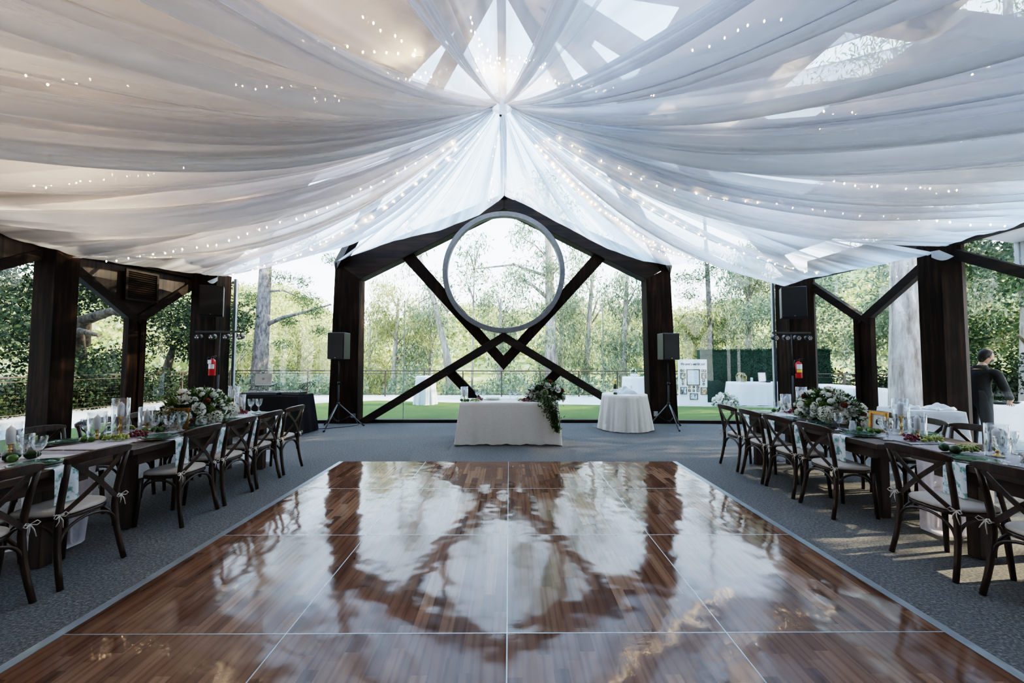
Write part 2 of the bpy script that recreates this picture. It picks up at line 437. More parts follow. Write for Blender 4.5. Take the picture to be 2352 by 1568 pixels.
suno.rotation_mode = 'QUATERNION'; suno.rotation_quaternion = SD.to_track_quat('Z', 'Y')
SC.view_settings.view_transform = 'Filmic'
SC.view_settings.look = 'High Contrast'
SC.view_settings.exposure = EXPO
SC.cycles.transparent_max_bounces = 20
SC.cycles.max_bounces = 5
SC.cycles.diffuse_bounces = 3
SC.cycles.glossy_bounces = 3
SC.cycles.transmission_bounces = 4
SC.cycles.caustics_reflective = False
SC.cycles.caustics_refractive = False
SC.cycles.use_adaptive_sampling = True
SC.cycles.adaptive_threshold = .12
SC.cycles.adaptive_min_samples = 10
SC.cycles.sample_clamp_indirect = 4

# ------------------------------------------------------------------ plan of the hall
FY = 9.5                                   # front face of the gable frame
CL, CR = (-7.15, 9.2), (6.92, 9.2)         # corner points of the walls
BL, BR = (-7.66, 6.64), (7.42, 6.64)
NL, NR = (-8.10, 3.2), (7.95, 3.2)
ML, MR = (-7.60, -.2), (7.45, -.2)
FL, FR = (-7.2, -2.4), (7.1, -2.4)
fl = MB(); fl.slab([(-7.15, 9.62), (-7.66, 6.64), (-8.1, 3.2), (-7.6, -.2), (-7.2, -2.4), (7.1, -2.4), (7.45, -.2), (7.95, 3.2), (7.42, 6.64), (6.92, 9.62)], -.2, 0)
struct(fl.build('floor', M['carpet']))
m = MB(); m.slab([(-30, -8), (30, -8), (30, 17.6), (-30, 17.6)], -.5, -.06)
struct(m.build('ground', M['concrete']))
# artificial lawn
lawn = MB(); lawn.slab([(-4.6, 9.75), (8.9, 9.75), (9.0, 12.9), (3.0, 13.6), (-2.0, 14.3), (-5.0, 15.0), (-6.6, 14.2), (-9.2, 11.9), (-9.4, 9.75)], -.07, -.025)
o = lawn.build('lawn', M['turf']); o['kind'] = 'structure'
lw2 = MB(); lw2.slab([(-9.6, 4.9), (-8.4, 4.9), (-8.35, 6.4), (-9.0, 9.75), (-9.9, 9.75)], -.07, -.03)
lw2.build('lawn', M['turf'])['kind'] = 'structure'

# dance floor: 4 x 5 clip-together panels with metal seams and a ramped edge
D = 1.219; DX, DY = -.009, -.188
df = empty('dance_floor', (DX, DY, 0), 0, 'glossy brown parquet dance floor of square panels with silver edging', 'dance floor')
pm = MB(); s = .0035; pm.box(s, D - s, s, D - s, .001, .030)
panel0 = None
for j in range(0, 5):
    for i in range(-2, 2):
        if panel0 is None:
            pn = pm.build('panel', M['dance'], df); panel0 = pn
        else:
            pn = panel0.copy(); COL.objects.link(pn); pn.parent = df
        pn.location = (i * D, j * D, 0)
sm = MB()
for i in range(-1, 2): sm.box(i * D - s + .0006, i * D + s - .0006, 0, 5 * D, .001, .0308)
for j in range(1, 5): sm.box(-2 * D, 2 * D, j * D - s + .0006, j * D + s - .0006, .001, .0306)
sm.build('seam_trim', M['alum'], df)
e = .105
for nm, vs in (('left', [(-2 * D - e, 0), (-2 * D, 0), (-2 * D, 5 * D), (-2 * D - e, 5 * D + e)]), ('right', [(2 * D, 0), (2 * D + e, 0), (2 * D + e, 5 * D + e), (2 * D, 5 * D)]),
               ('back', [(-2 * D - e, 5 * D + e), (-2 * D, 5 * D), (2 * D, 5 * D), (2 * D + e, 5 * D + e)])):
    k = MB(); hs = {'left': (.004, .031, .031, .004), 'right': (.031, .004, .004, .031), 'back': (.004, .031, .031, .004)}[nm]
    b = [(x, y, .0005) for x, y in vs]; t = [(x, y, h) for (x, y), h in zip(vs, hs)]
    k.add(b + t, [(3, 2, 1, 0), (4, 5, 6, 7), (0, 1, 5, 4), (1, 2, 6, 5), (2, 3, 7, 6), (3, 0, 4, 7)])
    k.build('edge_ramp', M['alum'], df)

# ------------------------------------------------------------------ gable frame of heavy timbers
GX = -.135
def timber(name, poly, y0, y1, mat, label):
    m = MB(); m.prism(poly, y0, y1); o = struct(m.build(name, mat, bevel=.008)); o['label'] = label; return o
timber('timber_post', [(-4.33, 0), (-3.63, 0), (-3.64, 3.48), (-4.23, 3.89)], FY, FY + .38, M['timber'], 'dark brown timber post at left end of the gable')
timber('timber_post', [(3.40, 0), (4.07, 0), (3.93, 3.80), (3.34, 3.51)], FY, FY + .38, M['timber'], 'dark brown timber post at right end of the gable')
timber('timber_rafter', [(-4.23, 3.89), (-3.64, 3.48), (GX, 5.24), (GX, 5.62)], FY + .01, FY + .36, M['timber_h'], 'dark timber rafter on left slope of the gable')
timber('timber_rafter', [(3.93, 3.83), (GX, 5.62), (GX, 5.24), (3.34, 3.50)], FY + .01, FY + .36, M['timber_h'], 'dark timber rafter on right slope of the gable')
timber('timber_brace', [(-2.63, 4.00), (-2.35, 4.13), (GX, 1.63), (GX, 1.28)], FY + .10, FY + .30, M['timber'], 'long dark brace falling from left rafter to a point under the ring')
timber('timber_brace', [(2.36, 4.00), (2.08, 4.13), (GX, 1.63), (GX, 1.28)], FY + .10, FY + .30, M['timber'], 'long dark brace falling from right rafter to a point under the ring')
timber('timber_brace', [(-3.66, .04), (-3.40, .0), (GX, 1.97), (GX, 2.20)], FY + .02, FY + .22, M['timber_h'], 'dark brace climbing from left post foot to peak below the ring')
timber('timber_brace', [(3.44, .02), (3.16, .0), (GX, 1.97), (GX, 2.20)], FY + .02, FY + .22, M['timber_h'], 'dark brace climbing from right post foot to peak below the ring')
timber('timber_brace', [(-1.58, 1.20), (-1.38, 1.31), (-.28, .18), (-.28, .0), (-.42, 0)], FY + .12, FY + .28, M['timber'], 'short dark brace dropping behind left half of sweetheart table')
timber('timber_brace', [(1.31, 1.20), (1.11, 1.31), (.01, .18), (.01, .0), (.15, 0)], FY + .12, FY + .28, M['timber'], 'short dark brace dropping behind right half of sweetheart table')
rg = MB(); n = 96; ri, ro = 1.365, 1.485
vs = []
for k in range(n):
    a = 2 * pi * k / n
    for r, y in ((ri, FY - .06), (ro, FY - .06), (ro, FY + .10), (ri, FY + .10)):
        vs.append((GX + r * math.cos(a), y, 3.66 + r * math.sin(a)))
rg.add(vs, [(4 * k + j, 4 * ((k + 1) % n) + j, 4 * ((k + 1) % n) + (j + 1) % 4, 4 * k + (j + 1) % 4) for k in range(n) for j in range(4)])
tag(rg.build('ring_window', M['steel'], bevel=.006), 'large round grey metal ring set in the middle of the timber gable', 'round window frame')
def sill(name, p0, p1, w, h, mat, z=None):
    m = MB(); m.beam((p0[0], p0[1], h / 2), (p1[0], p1[1], h / 2), w, h); return struct(m.build(name, mat))
sill('trim_1', (-3.63, FY + .2), (3.4, FY + .2), .16, .075, M['timber_h'])
sill('trim_2', (4.07, FY + .1), (6.9, FY - .02), .14, .075, M['timber_h'])
sill('trim_3', (-4.33, FY + .1), (-7.0, FY - .02), .14, .075, M['timber_h'])
# glass in the back wall
def pane(name, quad, label=None, mat='pane'):
    m = MB(); m.add(quad, [tuple(range(len(quad)))]); o = struct(m.build(name, M[mat])); 
    if label: o['label'] = label
    return o
pane('window_1', [(-3.7, FY + .26, .05), (3.4, FY + .26, .05), (3.45, FY + .26, 3.55), (GX, FY + .26, 5.5), (-3.7, FY + .26, 3.55)])
pane('window_2', [(4.0, FY + .22, .05), (6.75, FY + .1, .05), (6.75, FY + .1, 3.6), (3.9, FY + .22, 3.85)])
pane('window_3', [(-7.0, FY + .1, .05), (-4.25, FY + .22, .05), (-4.2, FY + .22, 3.85), (-7.0, FY + .1, 3.6)])
for k, x in enumerate((2.33, -2.6)):                      # slim glass joints
    m = MB(); m.box(x - .008, x + .008, FY + .25, FY + .27, .05, 3.0); struct(m.build('trim_%d' % (4 + k), M['alum']))
# ------------------------------------------------------------------ corner and side posts
def post(x0, x1, y0, y1, z, label):
    m = MB(); mid = (y0 + y1) / 2
    m.box(x0, x1, y0, y1, 0, z); o = struct(m.build('timber_post', M['timber'], bevel=.012)); o['label'] = label; return o
post(-7.20, -6.63, 8.9, 9.38, 3.5, 'broad dark corner post at the back left with loudspeaker')
post(6.40, 6.97, 8.9, 9.38, 3.5, 'broad dark corner post at the back right with loudspeaker')
post(-7.82, -7.45, 6.46, 6.82, 3.52, 'dark square post on the left side wall')
post(7.20, 7.56, 6.46, 6.84, 3.55, 'dark square post on the right side wall')
post(-8.30, -7.9, 3.0, 3.4, 3.85, 'dark post on left wall beyond the picture edge')
post(7.78, 8.16, 3.0, 3.4, 3.8, 'dark post on right wall beyond the picture edge')
post(-7.8, -7.4, -.4, 0, 3.7, 'dark post at front left'); post(7.3, 7.65, -.4, 0, 3.7, 'dark post at front right')
# pale edge trims beside posts
for nm, x, y, z, mt in (('trim_6', 6.37, 9.42, 3.45, 'alum'), ('trim_7', -6.57, 9.44, 3.45, 'alum'), ('trim_8', 7.60, 6.50, 3.5, 'legwood'), ('trim_9', 6.99, 8.95, 3.4, 'legwood')):
    m = MB(); m.box(x - .03, x + .03, y - .03, y + .03, 0, z); struct(m.build(nm, M[mt]))
# ------------------------------------------------------------------ side walls: plate, V braces, mullions, glass
tn = [20]; wn = [4]
def nx(): tn[0] += 1; return 'trim_%d' % tn[0]
def bay(p0, z0, p1, z1, node_t, zn, filled, side):
    a = Vector((p0[0], p0[1], z0)); b = Vector((p1[0], p1[1], z1)); c = a.lerp(b, node_t); c.z = zn
    d = Vector((b.x - a.x, b.y - a.y, 0)).normalized(); nrm = Vector((-d.y, d.x, 0)) * .0
    m = MB(); m.beam(a + Vector((0, 0, .02)), b + Vector((0, 0, .02)), .15, .17); struct(m.build(nx(), M['timber_y']))
    m = MB(); m.beam(a + Vector((.06 * side, 0, .22)), b + Vector((.06 * side, 0, .24)), .06, .34); struct(m.build(nx(), M['timber_y']))
    m = MB(); m.beam(a - Vector((0, 0, .10)), c, .13, .15); struct(m.build(nx(), M['timber_y']))
    m = MB(); m.beam(b - Vector((0, 0, .10)), c, .13, .15); struct(m.build(nx(), M['timber_y']))
    m = MB()
    for k in (-1, 1): q = c + d * (.11 * k); m.beam((q.x, q.y, 0), (q.x, q.y, zn + .04), .13, .10, (d.x, d.y, 0))
    m.beam((c.x, c.y, 0), (c.x, c.y, zn - .03), .05, .14, (d.x, d.y, 0))
    struct(m.build(nx(), M['timber']))
    m = MB(); m.beam((a.x, a.y, .05), (b.x, b.y, .05), .14, .10); struct(m.build(nx(), M['timber_y']))
    off = Vector((.05 * side, 0, 0)); A, B, Cn = a + off, b + off, c + off
    if filled:
        m = MB(); m.add([A, B, Cn], [(0, 1, 2)]); m.add([A - off * .6, B - off * .6, Cn - off * .6], [(0, 2, 1)]); struct(m.build('wall_left' if side < 0 else 'wall_right', M['boards']))
    else:
        wn[0] += 1; pane('window_%d' % wn[0], [A, B, Cn])
    wn[0] += 1; pane('window_%d' % wn[0], [(A.x, A.y, .08), (Cn.x, Cn.y, .08), tuple(Cn), tuple(A)])
    wn[0] += 1; pane('window_%d' % wn[0], [(Cn.x, Cn.y, .08), (B.x, B.y, .08), tuple(B), tuple(Cn)])
    return c
bay((-7.22, 9.1), 3.44, (-7.68, 6.64), 3.42, .50, 2.30, True, -1)
bay((-7.72, 6.64), 3.46, (-8.12, 3.2), 3.75, .50, 2.30, True, -1)
bay((-8.12, 3.2), 3.75, (-7.62, -.2), 3.6, .5, 2.3, True, -1)
bay((6.96, 9.1), 3.46, (7.42, 6.64), 3.50, .49, 2.34, False, 1)
bay((7.46, 6.64), 3.52, (7.97, 3.2), 3.78, .50, 2.34, False, 1)
bay((7.97, 3.2), 3.78, (7.47, -.2), 3.6, .5, 2.3, False, 1)
# louvred vent in the left wood panel
vent = empty('wall_vent', (-7.36, 7.87, 2.98), math.atan2(-2.46, -.46), 'dark square slatted vent set in the left timber wall panel', 'vent')
m = MB()
for a, b, c, d in ((-.30, .30, .26, .30), (-.30, .30, -.30, -.26), (-.30, -.26, -.26, .26), (.26, .30, -.26, .26)): m.box(a, b, 0, .04, c, d)
m.build('vent_frame', M['timber_h'], vent)
m = MB()
for k in range(12): z = -.24 + k * .043; m.beam((-.26, .012, z), (.26, .012, z), .03, .014, (0, .7, .7))
m.build('louvre_panel', M['timber_h'], vent)
m = MB(); m.box(-.27, .27, -.010, -.004, -.27, .27); m.build('backing', M['black'], vent)
# front wall behind the camera and low infill walls
m = MB(); m.box(-7.3, 7.2, -2.6, -2.4, 0, 6.5); struct(m.build('wall_front', M['boards']))
for nm, (a, b) in (('wall_left', ((-7.62, -.2), (-7.25, -2.45))), ('wall_right', ((7.47, -.2), (7.15, -2.45)))):
    m = MB(); m.beam((a[0], a[1], 1.85), (b[0], b[1], 1.85), .1, 3.7); struct(m.build(nm, M['boards']))

# ------------------------------------------------------------------ roof
AP = Vector((-.13, 5.4, 7.3))
ringL = [(-4.23, FY + .15, 3.92), (-7.15, 9.35, 3.56), (-7.7, 6.64, 3.6), (-8.15, 3.2, 3.9), (-7.65, -.2, 3.75), (-7.25, -2.5, 3.7), (-.13, -2.5, 6.6)]
ringR = [(3.93, FY + .15, 3.86), (6.95, 9.35, 3.56), (7.46, 6.64, 3.65), (8.0, 3.2, 3.9), (7.5, -.2, 3.75), (7.15, -2.5, 3.7), (-.13, -2.5, 6.6)]
G = Vector((GX, FY + .15, 5.66))
rk = [0]
def tri(a, b, c, mat, name='ceiling'):
    m = MB(); m.add([a, b, c], [(0, 1, 2)]); o = struct(m.build(name, M[mat])); return o
def raf(a, b, w=.16, h=.26, mat='ceilwood'):
    m = MB(); m.beam(Vector(a) - Vector((0, 0, .12)), Vector(b) - Vector((0, 0, .12)), w, h); struct(m.build('ceiling_beam', M[mat]))
tri(AP, G, ringL[0], 'roofglass'); tri(AP, ringR[0], G, 'roofglass')
for i in range(len(ringL) - 1):
    tri(AP, ringL[i], ringL[i + 1], 'roofglass' if i == 0 else 'ceilwood')
for i in range(len(ringR) - 1):
    tri(AP, ringR[i + 1], ringR[i], 'roofglass')
raf(AP, G, .14, .24, 'timber_y')
for i, p in enumerate(ringL[:-1]): raf(AP, p, .16, .26, 'timber_y' if i == 0 else 'ceilwood')
for i, p in enumerate(ringR[:-1]): raf(AP, p, .18, .26, 'timber_y' if i == 0 else 'ceilwood')
# roof panels laid across the glass on the right: planked bands leave strips of sky
def bandpanel(p, q, t0, t1, mat='ceilwood', s0=0., s1=1.):
    p, q = Vector(p), Vector(q); a = AP.lerp(p, t0); b = AP.lerp(q, t0); c = AP.lerp(q, t1); d = AP.lerp(p, t1)
    u = Vector((0, 0, .02)); a2, b2, c2, d2 = a.lerp(b, s0), a.lerp(b, s1), d.lerp(c, s1), d.lerp(c, s0)
    m = MB(); m.add([a2 - u, b2 - u, c2 - u, d2 - u], [(0, 1, 2, 3)]); struct(m.build('ceiling', M[mat]))
for i, bands in ((0, ((.0, .16), (.42, .52))), (1, ((.0, .2), (.30, .46), (.74, .9))), (2, ((.05, .14), (.30, .52), (.60, .82))), (3, ((.0, .18), (.36, .60), (.68, .86))), (4, ((.0, .25), (.40, .66), (.74, 1))), (5, ((.12, .22), (.34, .44), (.58, .74)))):
    for t0, t1 in bands: bandpanel(ringR[i], ringR[i + 1], t0, t1)
# eaves outside: pale soffit and a hanging fascia of white boards
for side, pts in ((-1, [(-7.2, 9.4), (-7.7, 6.64), (-8.15, 3.2), (-7.65, -.2)]), (1, [(7.0, 9.4), (7.46, 6.64), (8.0, 3.2), (7.5, -.2)])):
    for (a, b) in zip(pts[:-1], pts[1:]):
        if a[1] > 9 : continue
        e = 1.25 * side
        m = MB(); m.add([(a[0] + .1 * side, a[1], 3.72), (b[0] + .1 * side, b[1], 3.78), (b[0] + e, b[1], 3.55), (a[0] + e, a[1], 3.55)], [(0, 1, 2, 3)])
        m.add([(a[0] + .1 * side, a[1], 3.78), (b[0] + .1 * side, b[1], 3.84), (b[0] + e, b[1], 3.61), (a[0] + e, a[1], 3.61)], [(3, 2, 1, 0)])
        struct(m.build('eave_soffit', M['whitepaint']))
        m = MB(); m.beam((a[0] + e, a[1], 3.42), (b[0] + e, b[1], 3.42), .05, .5); struct(m.build('eave_fascia', M['siding']))
# ------------------------------------------------------------------ draped tulle ceiling
HUB = Vector((-.12, 6.0, 5.52))
def polyline(pts):
    P = [Vector(p) for p in pts]; L = [0]
    for a, b in zip(P[:-1], P[1:]): L.append(L[-1] + (b - a).length)
    def f(u):
        d = max(0, min(1, u)) * L[-1]
        for i in range(len(P) - 1):
            if d <= L[i + 1] + 1e-9:
                return P[i].lerp(P[i + 1], (d - L[i]) / max(1e-9, L[i + 1] - L[i]))
        return P[-1]
    return f
class Drape:
    def __init__(s, outer, sag, hs, amp, seed, nf=4):
        s.o = polyline(outer); s.sag = sag; s.hs = hs; s.amp = amp
        r = random.Random(seed)
        s.ph = [r.uniform(0, 6.28) for _ in range(9)]; s.k = [nf, nf * 2.3, nf * 5.1]; s.am = [1, .42, .15]
        s.warp = r.uniform(.02, .05)
    def pt(s, u, v):
        uu = u + s.warp * math.sin(2 * pi * 2.3 * u + s.ph[5]) * (1 - v) * min(1, 4 * u * (1 - u))
        o = s.o(uu); h = HUB + (o - HUB).normalized() * .16
        h.z = HUB.z - .04 + .05 * math.sin(9 * u + s.ph[4])
        p = h.lerp(o, v)
        L = (o - h).length
        p.z -= s.sag * math.sin(pi * v ** .85) * (1 + .16 * math.sin(2 * pi * s.k[0] * .5 * u + s.ph[3]))
        p.z -= s.hs * 4 * uu * (1 - uu) * v ** 3
        env = min(1, v * 3.2) * min(1, (1 - v) * 2.6 + .10)
        side = Vector((-(o - h).y, (o - h).x, 0)).normalized()
        for k, a, q in zip(s.k, s.am, s.ph):
            ang = 2 * pi * k * u + q + .6 * v
            p.z += s.amp * a * math.sin(ang) * env
            p += side * (s.amp * a * .55 * math.cos(ang) * env)
        return p
    def mesh(s, nu=110, nv=34):
        e = .035
        def fn(a, v):
            if a < e: u = e * 1.4 - a * 1.4; dz = -.012
            elif a > 1 - e: u = 1 - e * 1.4 + (1 - a) * 1.4 * 1.0 ; u = 1 - (e - (a - (1 - e))) * 0 - (a - (1 - e)) * 1.4; dz = -.012
            else: u = (a - e) / (1 - 2 * e); dz = 0
            p = s.pt(u, v); p.z += dz * min(1, v * 5)
            return p
        return MB().grid(fn, nu, nv, True, True)
Y0 = 9.28
panels = [
 ('sheer white ceiling drape falling from hub to left slope of the gable', [(-.13, Y0, 5.47), (-.3, Y0, 5.31), (-.72, Y0, 5.0), (-1.62, Y0, 4.64), (-2.75, Y0, 4.37), (-4.1, Y0, 3.86)], .20, .02, .05, 11, 5),
 ('sheer white ceiling drape falling from hub to right slope of the gable', [(-.13, Y0, 5.47), (.3, Y0, 5.29), (1.32, Y0, 4.74), (2.36, Y0, 4.19), (3.2, Y0, 3.90), (3.8, Y0, 3.80), (4.75, 9.1, 3.86)], .20, .02, .05, 12, 5),
 ('broad sheer drape from hub to back left posts', [(-4.4, 9.2, 4.10), (-5.33, 9.05, 3.80), (-6.2, 8.85, 3.44), (-6.55, 8.7, 3.38), (-7.38, 6.6, 3.26)], .46, .02, .10, 13, 5),
 ('broad sheer drape from hub to back right posts', [(4.74, 9.1, 3.86), (5.33, 9.0, 3.72), (5.56, 8.8, 3.44), (6.13, 8.75, 3.20), (6.45, 8.3, 3.30), (7.28, 6.55, 3.36)], .46, .04, .10, 14, 5),
 ('wide sheer swag from hub to left wall', [(-7.2, 7.4, 3.46), (-7.38, 6.62, 3.30), (-8.0, 3.3, 3.72)], .62, .05, .17, 15, 4),
 ('wide sheer swag from hub to right wall', [(7.30, 6.5, 3.47), (7.9, 3.3, 3.74)], .62, .05, .17, 16, 4),
 ('wide swag above the near left table', [(-8.0, 2.9, 3.8), (-7.5, 0, 3.7)], .80, .05, .15, 17, 4),
 ('wide swag above the near right table', [(7.85, 2.9, 3.8), (7.4, 0, 3.7)], .80, .05, .15, 18, 4),
 ('swag from hub over the camera to left, steeper than its neighbours', [(-7.2, -.6, 3.8), (-4.2, -2.2, 4.5)], .92, .05, .13, 19, 4),
 ('swag from hub over the camera to right, steeper than its neighbours', [(7.1, -.6, 3.8), (4.2, -2.2, 4.5)], .92, .05, .13, 20, 4),
 ('narrow gathered drape band climbing up and left from the hub', [(-2.5, -2.2, 4.9), (-1.5, -2.2, 5.2)], .75, .02, .07, 21, 2),
 ('narrow gathered drape band climbing up and right from the hub', [(1.3, -2.2, 5.2), (2.3, -2.2, 4.9)], .75, .02, .07, 22, 2),
 ('thin single layer of tulle across the top center behind the narrow bands', [(-7.0, -.4, 4.0), (-4.4, -2.2, 5.0), (-2, -2.2, 5.5), (0, -2.2, 5.6), (2, -2.2, 5.5), (4.4, -2.2, 5.0), (6.9, -.4, 4.0)], .45, .0, .05, 23, 4),
]
DR = []
for lab, outer, sag, hs, amp, seed, nf in panels:
    d = Drape(outer, sag, hs, amp, seed, nf); DR.append(d)
    if 'broad' in lab or 'wide' in lab:      # two overlapping widths of cloth side by side
        f_ = polyline(outer)
        for t0, t1, ds, sfx in ((0, .57, .07, 'width nearer the back wall'), (.45, 1, -.07, 'width nearer the camera')):
            sub = [f_(t0 + (t1 - t0) * k / 14) for k in range(15)]
            dd_ = Drape(sub, sag + ds, hs * .5, amp * .95, seed * 7 + int(t0 * 100), 3)
            tag(dd_.mesh(80, 34).build('ceiling_drape', M['tulle']), lab + ', ' + sfx, 'drape', 'white tulle drapes gathered at one hub')
    else:
        tag(d.mesh().build('ceiling_drape', M['tulle_thin' if 'thin single' in lab else 'tulle']), lab, 'drape', 'white tulle drapes gathered at one hub')
# gathered knot where the drapes meet
m = MB()
m.lathe([(.17, .10), (.20, .05), (.19, -.02), (.13, -.07), (.05, -.09), (.006, -.092)], 28, (HUB.x, HUB.y, HUB.z))
tag(m.build('drape_rosette', M['tulle']), 'bunched knot of white tulle where all ceiling drapes meet', 'drape knot')
# tied corner tails
for x, y, z, lab in ((6.98, 6.42, 3.33, 'knotted white drape tail tied on the right side post'), (-6.45, 8.78, 3.36, 'white drape tail tied at back left corner post')):
    m = MB(); sgn = 1 if x > 0 else -1
    def tail(u, v): return (x + (.04 + .20 * v) * (u - .5) * 1.2 + .12 * v * sgn, y - .05 - .08 * u, z - .10 * v - .06 * math.sin(pi * u) * v)
    m.grid(tail, 8, 6); tag(m.build('drape_tail', M['tulle']), lab, 'drape', 'tied tails of the drapes')
# ------------------------------------------------------------------ fairy lights
bm_ = MB(); bm_.sphere((0, 0, 0), (.0085, .0085, .014), 6, 5)
bulb0 = None
def fairy(pts, label, step=.24, jit=.03):
    global bulb0
    P = [Vector(p) for p in pts]
    o = empty('fairy_light_string', P[0], 0, label, 'string lights', 'warm fairy light strings under the roof')
    m = MB(); m.tube([p - P[0] for p in P], .0022, 4, False, True); m.build('wire', M['wire'], o)
    f = polyline(P); L = sum((b - a).length for a, b in zip(P[:-1], P[1:])); n = min(60, int(L / step)); r = random.Random(len(label) * 31 + n)
    for i in range(n):
        p = f((i + .5 + r.uniform(-.25, .25)) / n) - P[0]
        if bulb0 is None: b = bm_.build('bulb', M['bulb'], o); bulb0 = b
        else: b = bulb0.copy(); COL.objects.link(b); b.parent = o
        b.location = (p.x + r.uniform(-jit, jit), p.y + r.uniform(-jit, jit), p.z - .018 - r.uniform(0, jit))
def along(d, u, dz, v0=.08, v1=.97, n=26, wob=.02):
    return [d.pt(u + wob * math.sin(7 * v), v) + Vector((0, 0, dz)) for v in [v0 + (v1 - v0) * k / n for k in range(n + 1)]]
fairy(along(DR[2], .93, -.05), 'fairy light string along front edge of the back left drape', .2)
fairy(along(DR[2], .45, .0), 'fairy light string through the middle of the back left drape')
fairy(along(DR[0], .72, .10), 'fairy light string above the left gable drape', .3)
fairy(along(DR[0], .12, .10), 'fairy light string just left of the gable peak', .3)
fairy(along(DR[1], .84, .10), 'fairy light string above the right gable drape', .2)
fairy(along(DR[3], .10, -.06), 'dense fairy light string along back edge of the back right drape', .11)
fairy(along(DR[3], .60, .0), 'fairy light string through the middle of the back right drape')
fairy(along(DR[5], .30, .02), 'fairy light string inside the wide right swag')
def zp(*P):
    z = P[-1]; out = []
    for px, py in P[:-1]:
        y = (z - 1.546) * 904 / (829 - py); out.append(((px - 1168) / 904 * y, y, z))
    res = []
    f = polyline(out); n = 14
    return [f(k / n) + Vector((0, 0, .03 * math.sin(k * 1.7))) for k in range(n + 1)]
fairy(zp((0, 158), (70, 168), (165, 172), (290, 182), 4.4), 'fairy light string crossing the drapes at far upper left', .15)
fairy(zp((400, 186), (500, 185), (600, 184), (690, 182), (780, 215), 4.6), 'fairy light string left of the hub, running level', .13)
fairy(zp((615, 234), (690, 220), (790, 204), 4.8), 'short fairy light string just below the level one left of hub', .14)
fairy(zp((795, 2), (850, 35), (920, 72), (950, 84), 5.1), 'fairy light string at top center left, sloping to the narrow band', .12)
fairy(zp((555, 42), (670, 72), (740, 75), (830, 98), (880, 98), (958, 108), 5.0), 'fairy light string under the top left drapes, nearly level', .14)
fairy(zp((872, 158), (930, 162), (990, 150), 5.2), 'short fairy light string left of the hub under narrow band', .08)
fairy(zp((1068, 2), (1090, 60), (1120, 105), (1150, 118), 5.5), 'fairy light string dropping from top center to the hub', .08)
fairy(zp((1060, 128), (1100, 112), (1150, 108), (1200, 116), (1245, 100), (1240, 140), (1150, 135), (1075, 145), 5.5), 'fairy lights bunched in a sparkling loop just above the hub', .05, .05)
fairy(zp((1250, 165), (1330, 175), (1420, 190), (1520, 200), 5.3), 'fairy light string under the skylight right of the hub', .09)
fairy(zp((1598, 92), (1650, 70), (1700, 42), (1720, 24), (1830, 2), 5.0), 'fairy light string at top right under the skylight', .14)
fairy(zp((1900, 238), (2000, 240), (2110, 232), (2200, 230), 4.4), 'fairy light string crossing the wide right swag, upper one', .14)
fairy(zp((1840, 268), (1970, 285), (2085, 296), (2180, 298), (2260, 300), 4.3), 'fairy light string crossing the wide right swag, lower one', .14)
fairy(zp((2085, 148), (2200, 136), (2280, 132), (2350, 120), 4.2), 'fairy light string at far upper right corner', .16)
fairy(zp((1920, 404), (1970, 408), (2060, 425), (2110, 420), (2280, 432), 4.0), 'fairy light string low on the right above side post', .16)
fairy(zp((5, 430), (45, 428), (150, 420), (205, 408), (280, 400), (425, 375), 4.1), 'fairy light string low on the left above the first side post', .18)
# added unseen warm point lamps brighten the drapes in place of the bulbs' glow
for k, (x, y, z, w_) in enumerate(((-5.6, 5.2, 4.5, 26), (-4.2, 2.6, 4.9, 30), (-2.6, 6.4, 5.1, 16), (-5.2, 7.6, 4.3, 18), (-2.0, 3.2, 5.6, 20), (-.1, 5.3, 6.0, 16), (2.6, 3.6, 5.5, 12), (4.6, 5.0, 4.8, 12), (4.4, 7.6, 4.5, 10), (-6.8, 3.9, 4.2, 18))):
    l = bpy.data.lights.new('drape_fill_lamp', 'POINT'); l.energy = w_; l.color = (1.0, .74, .50) if x < 0 else (1.0, .86, .72); l.shadow_soft_size = .25; l.specular_factor = 0
    o = bpy.data.objects.new('drape_fill_lamp', l); COL.objects.link(o); o.location = (x, y, z)
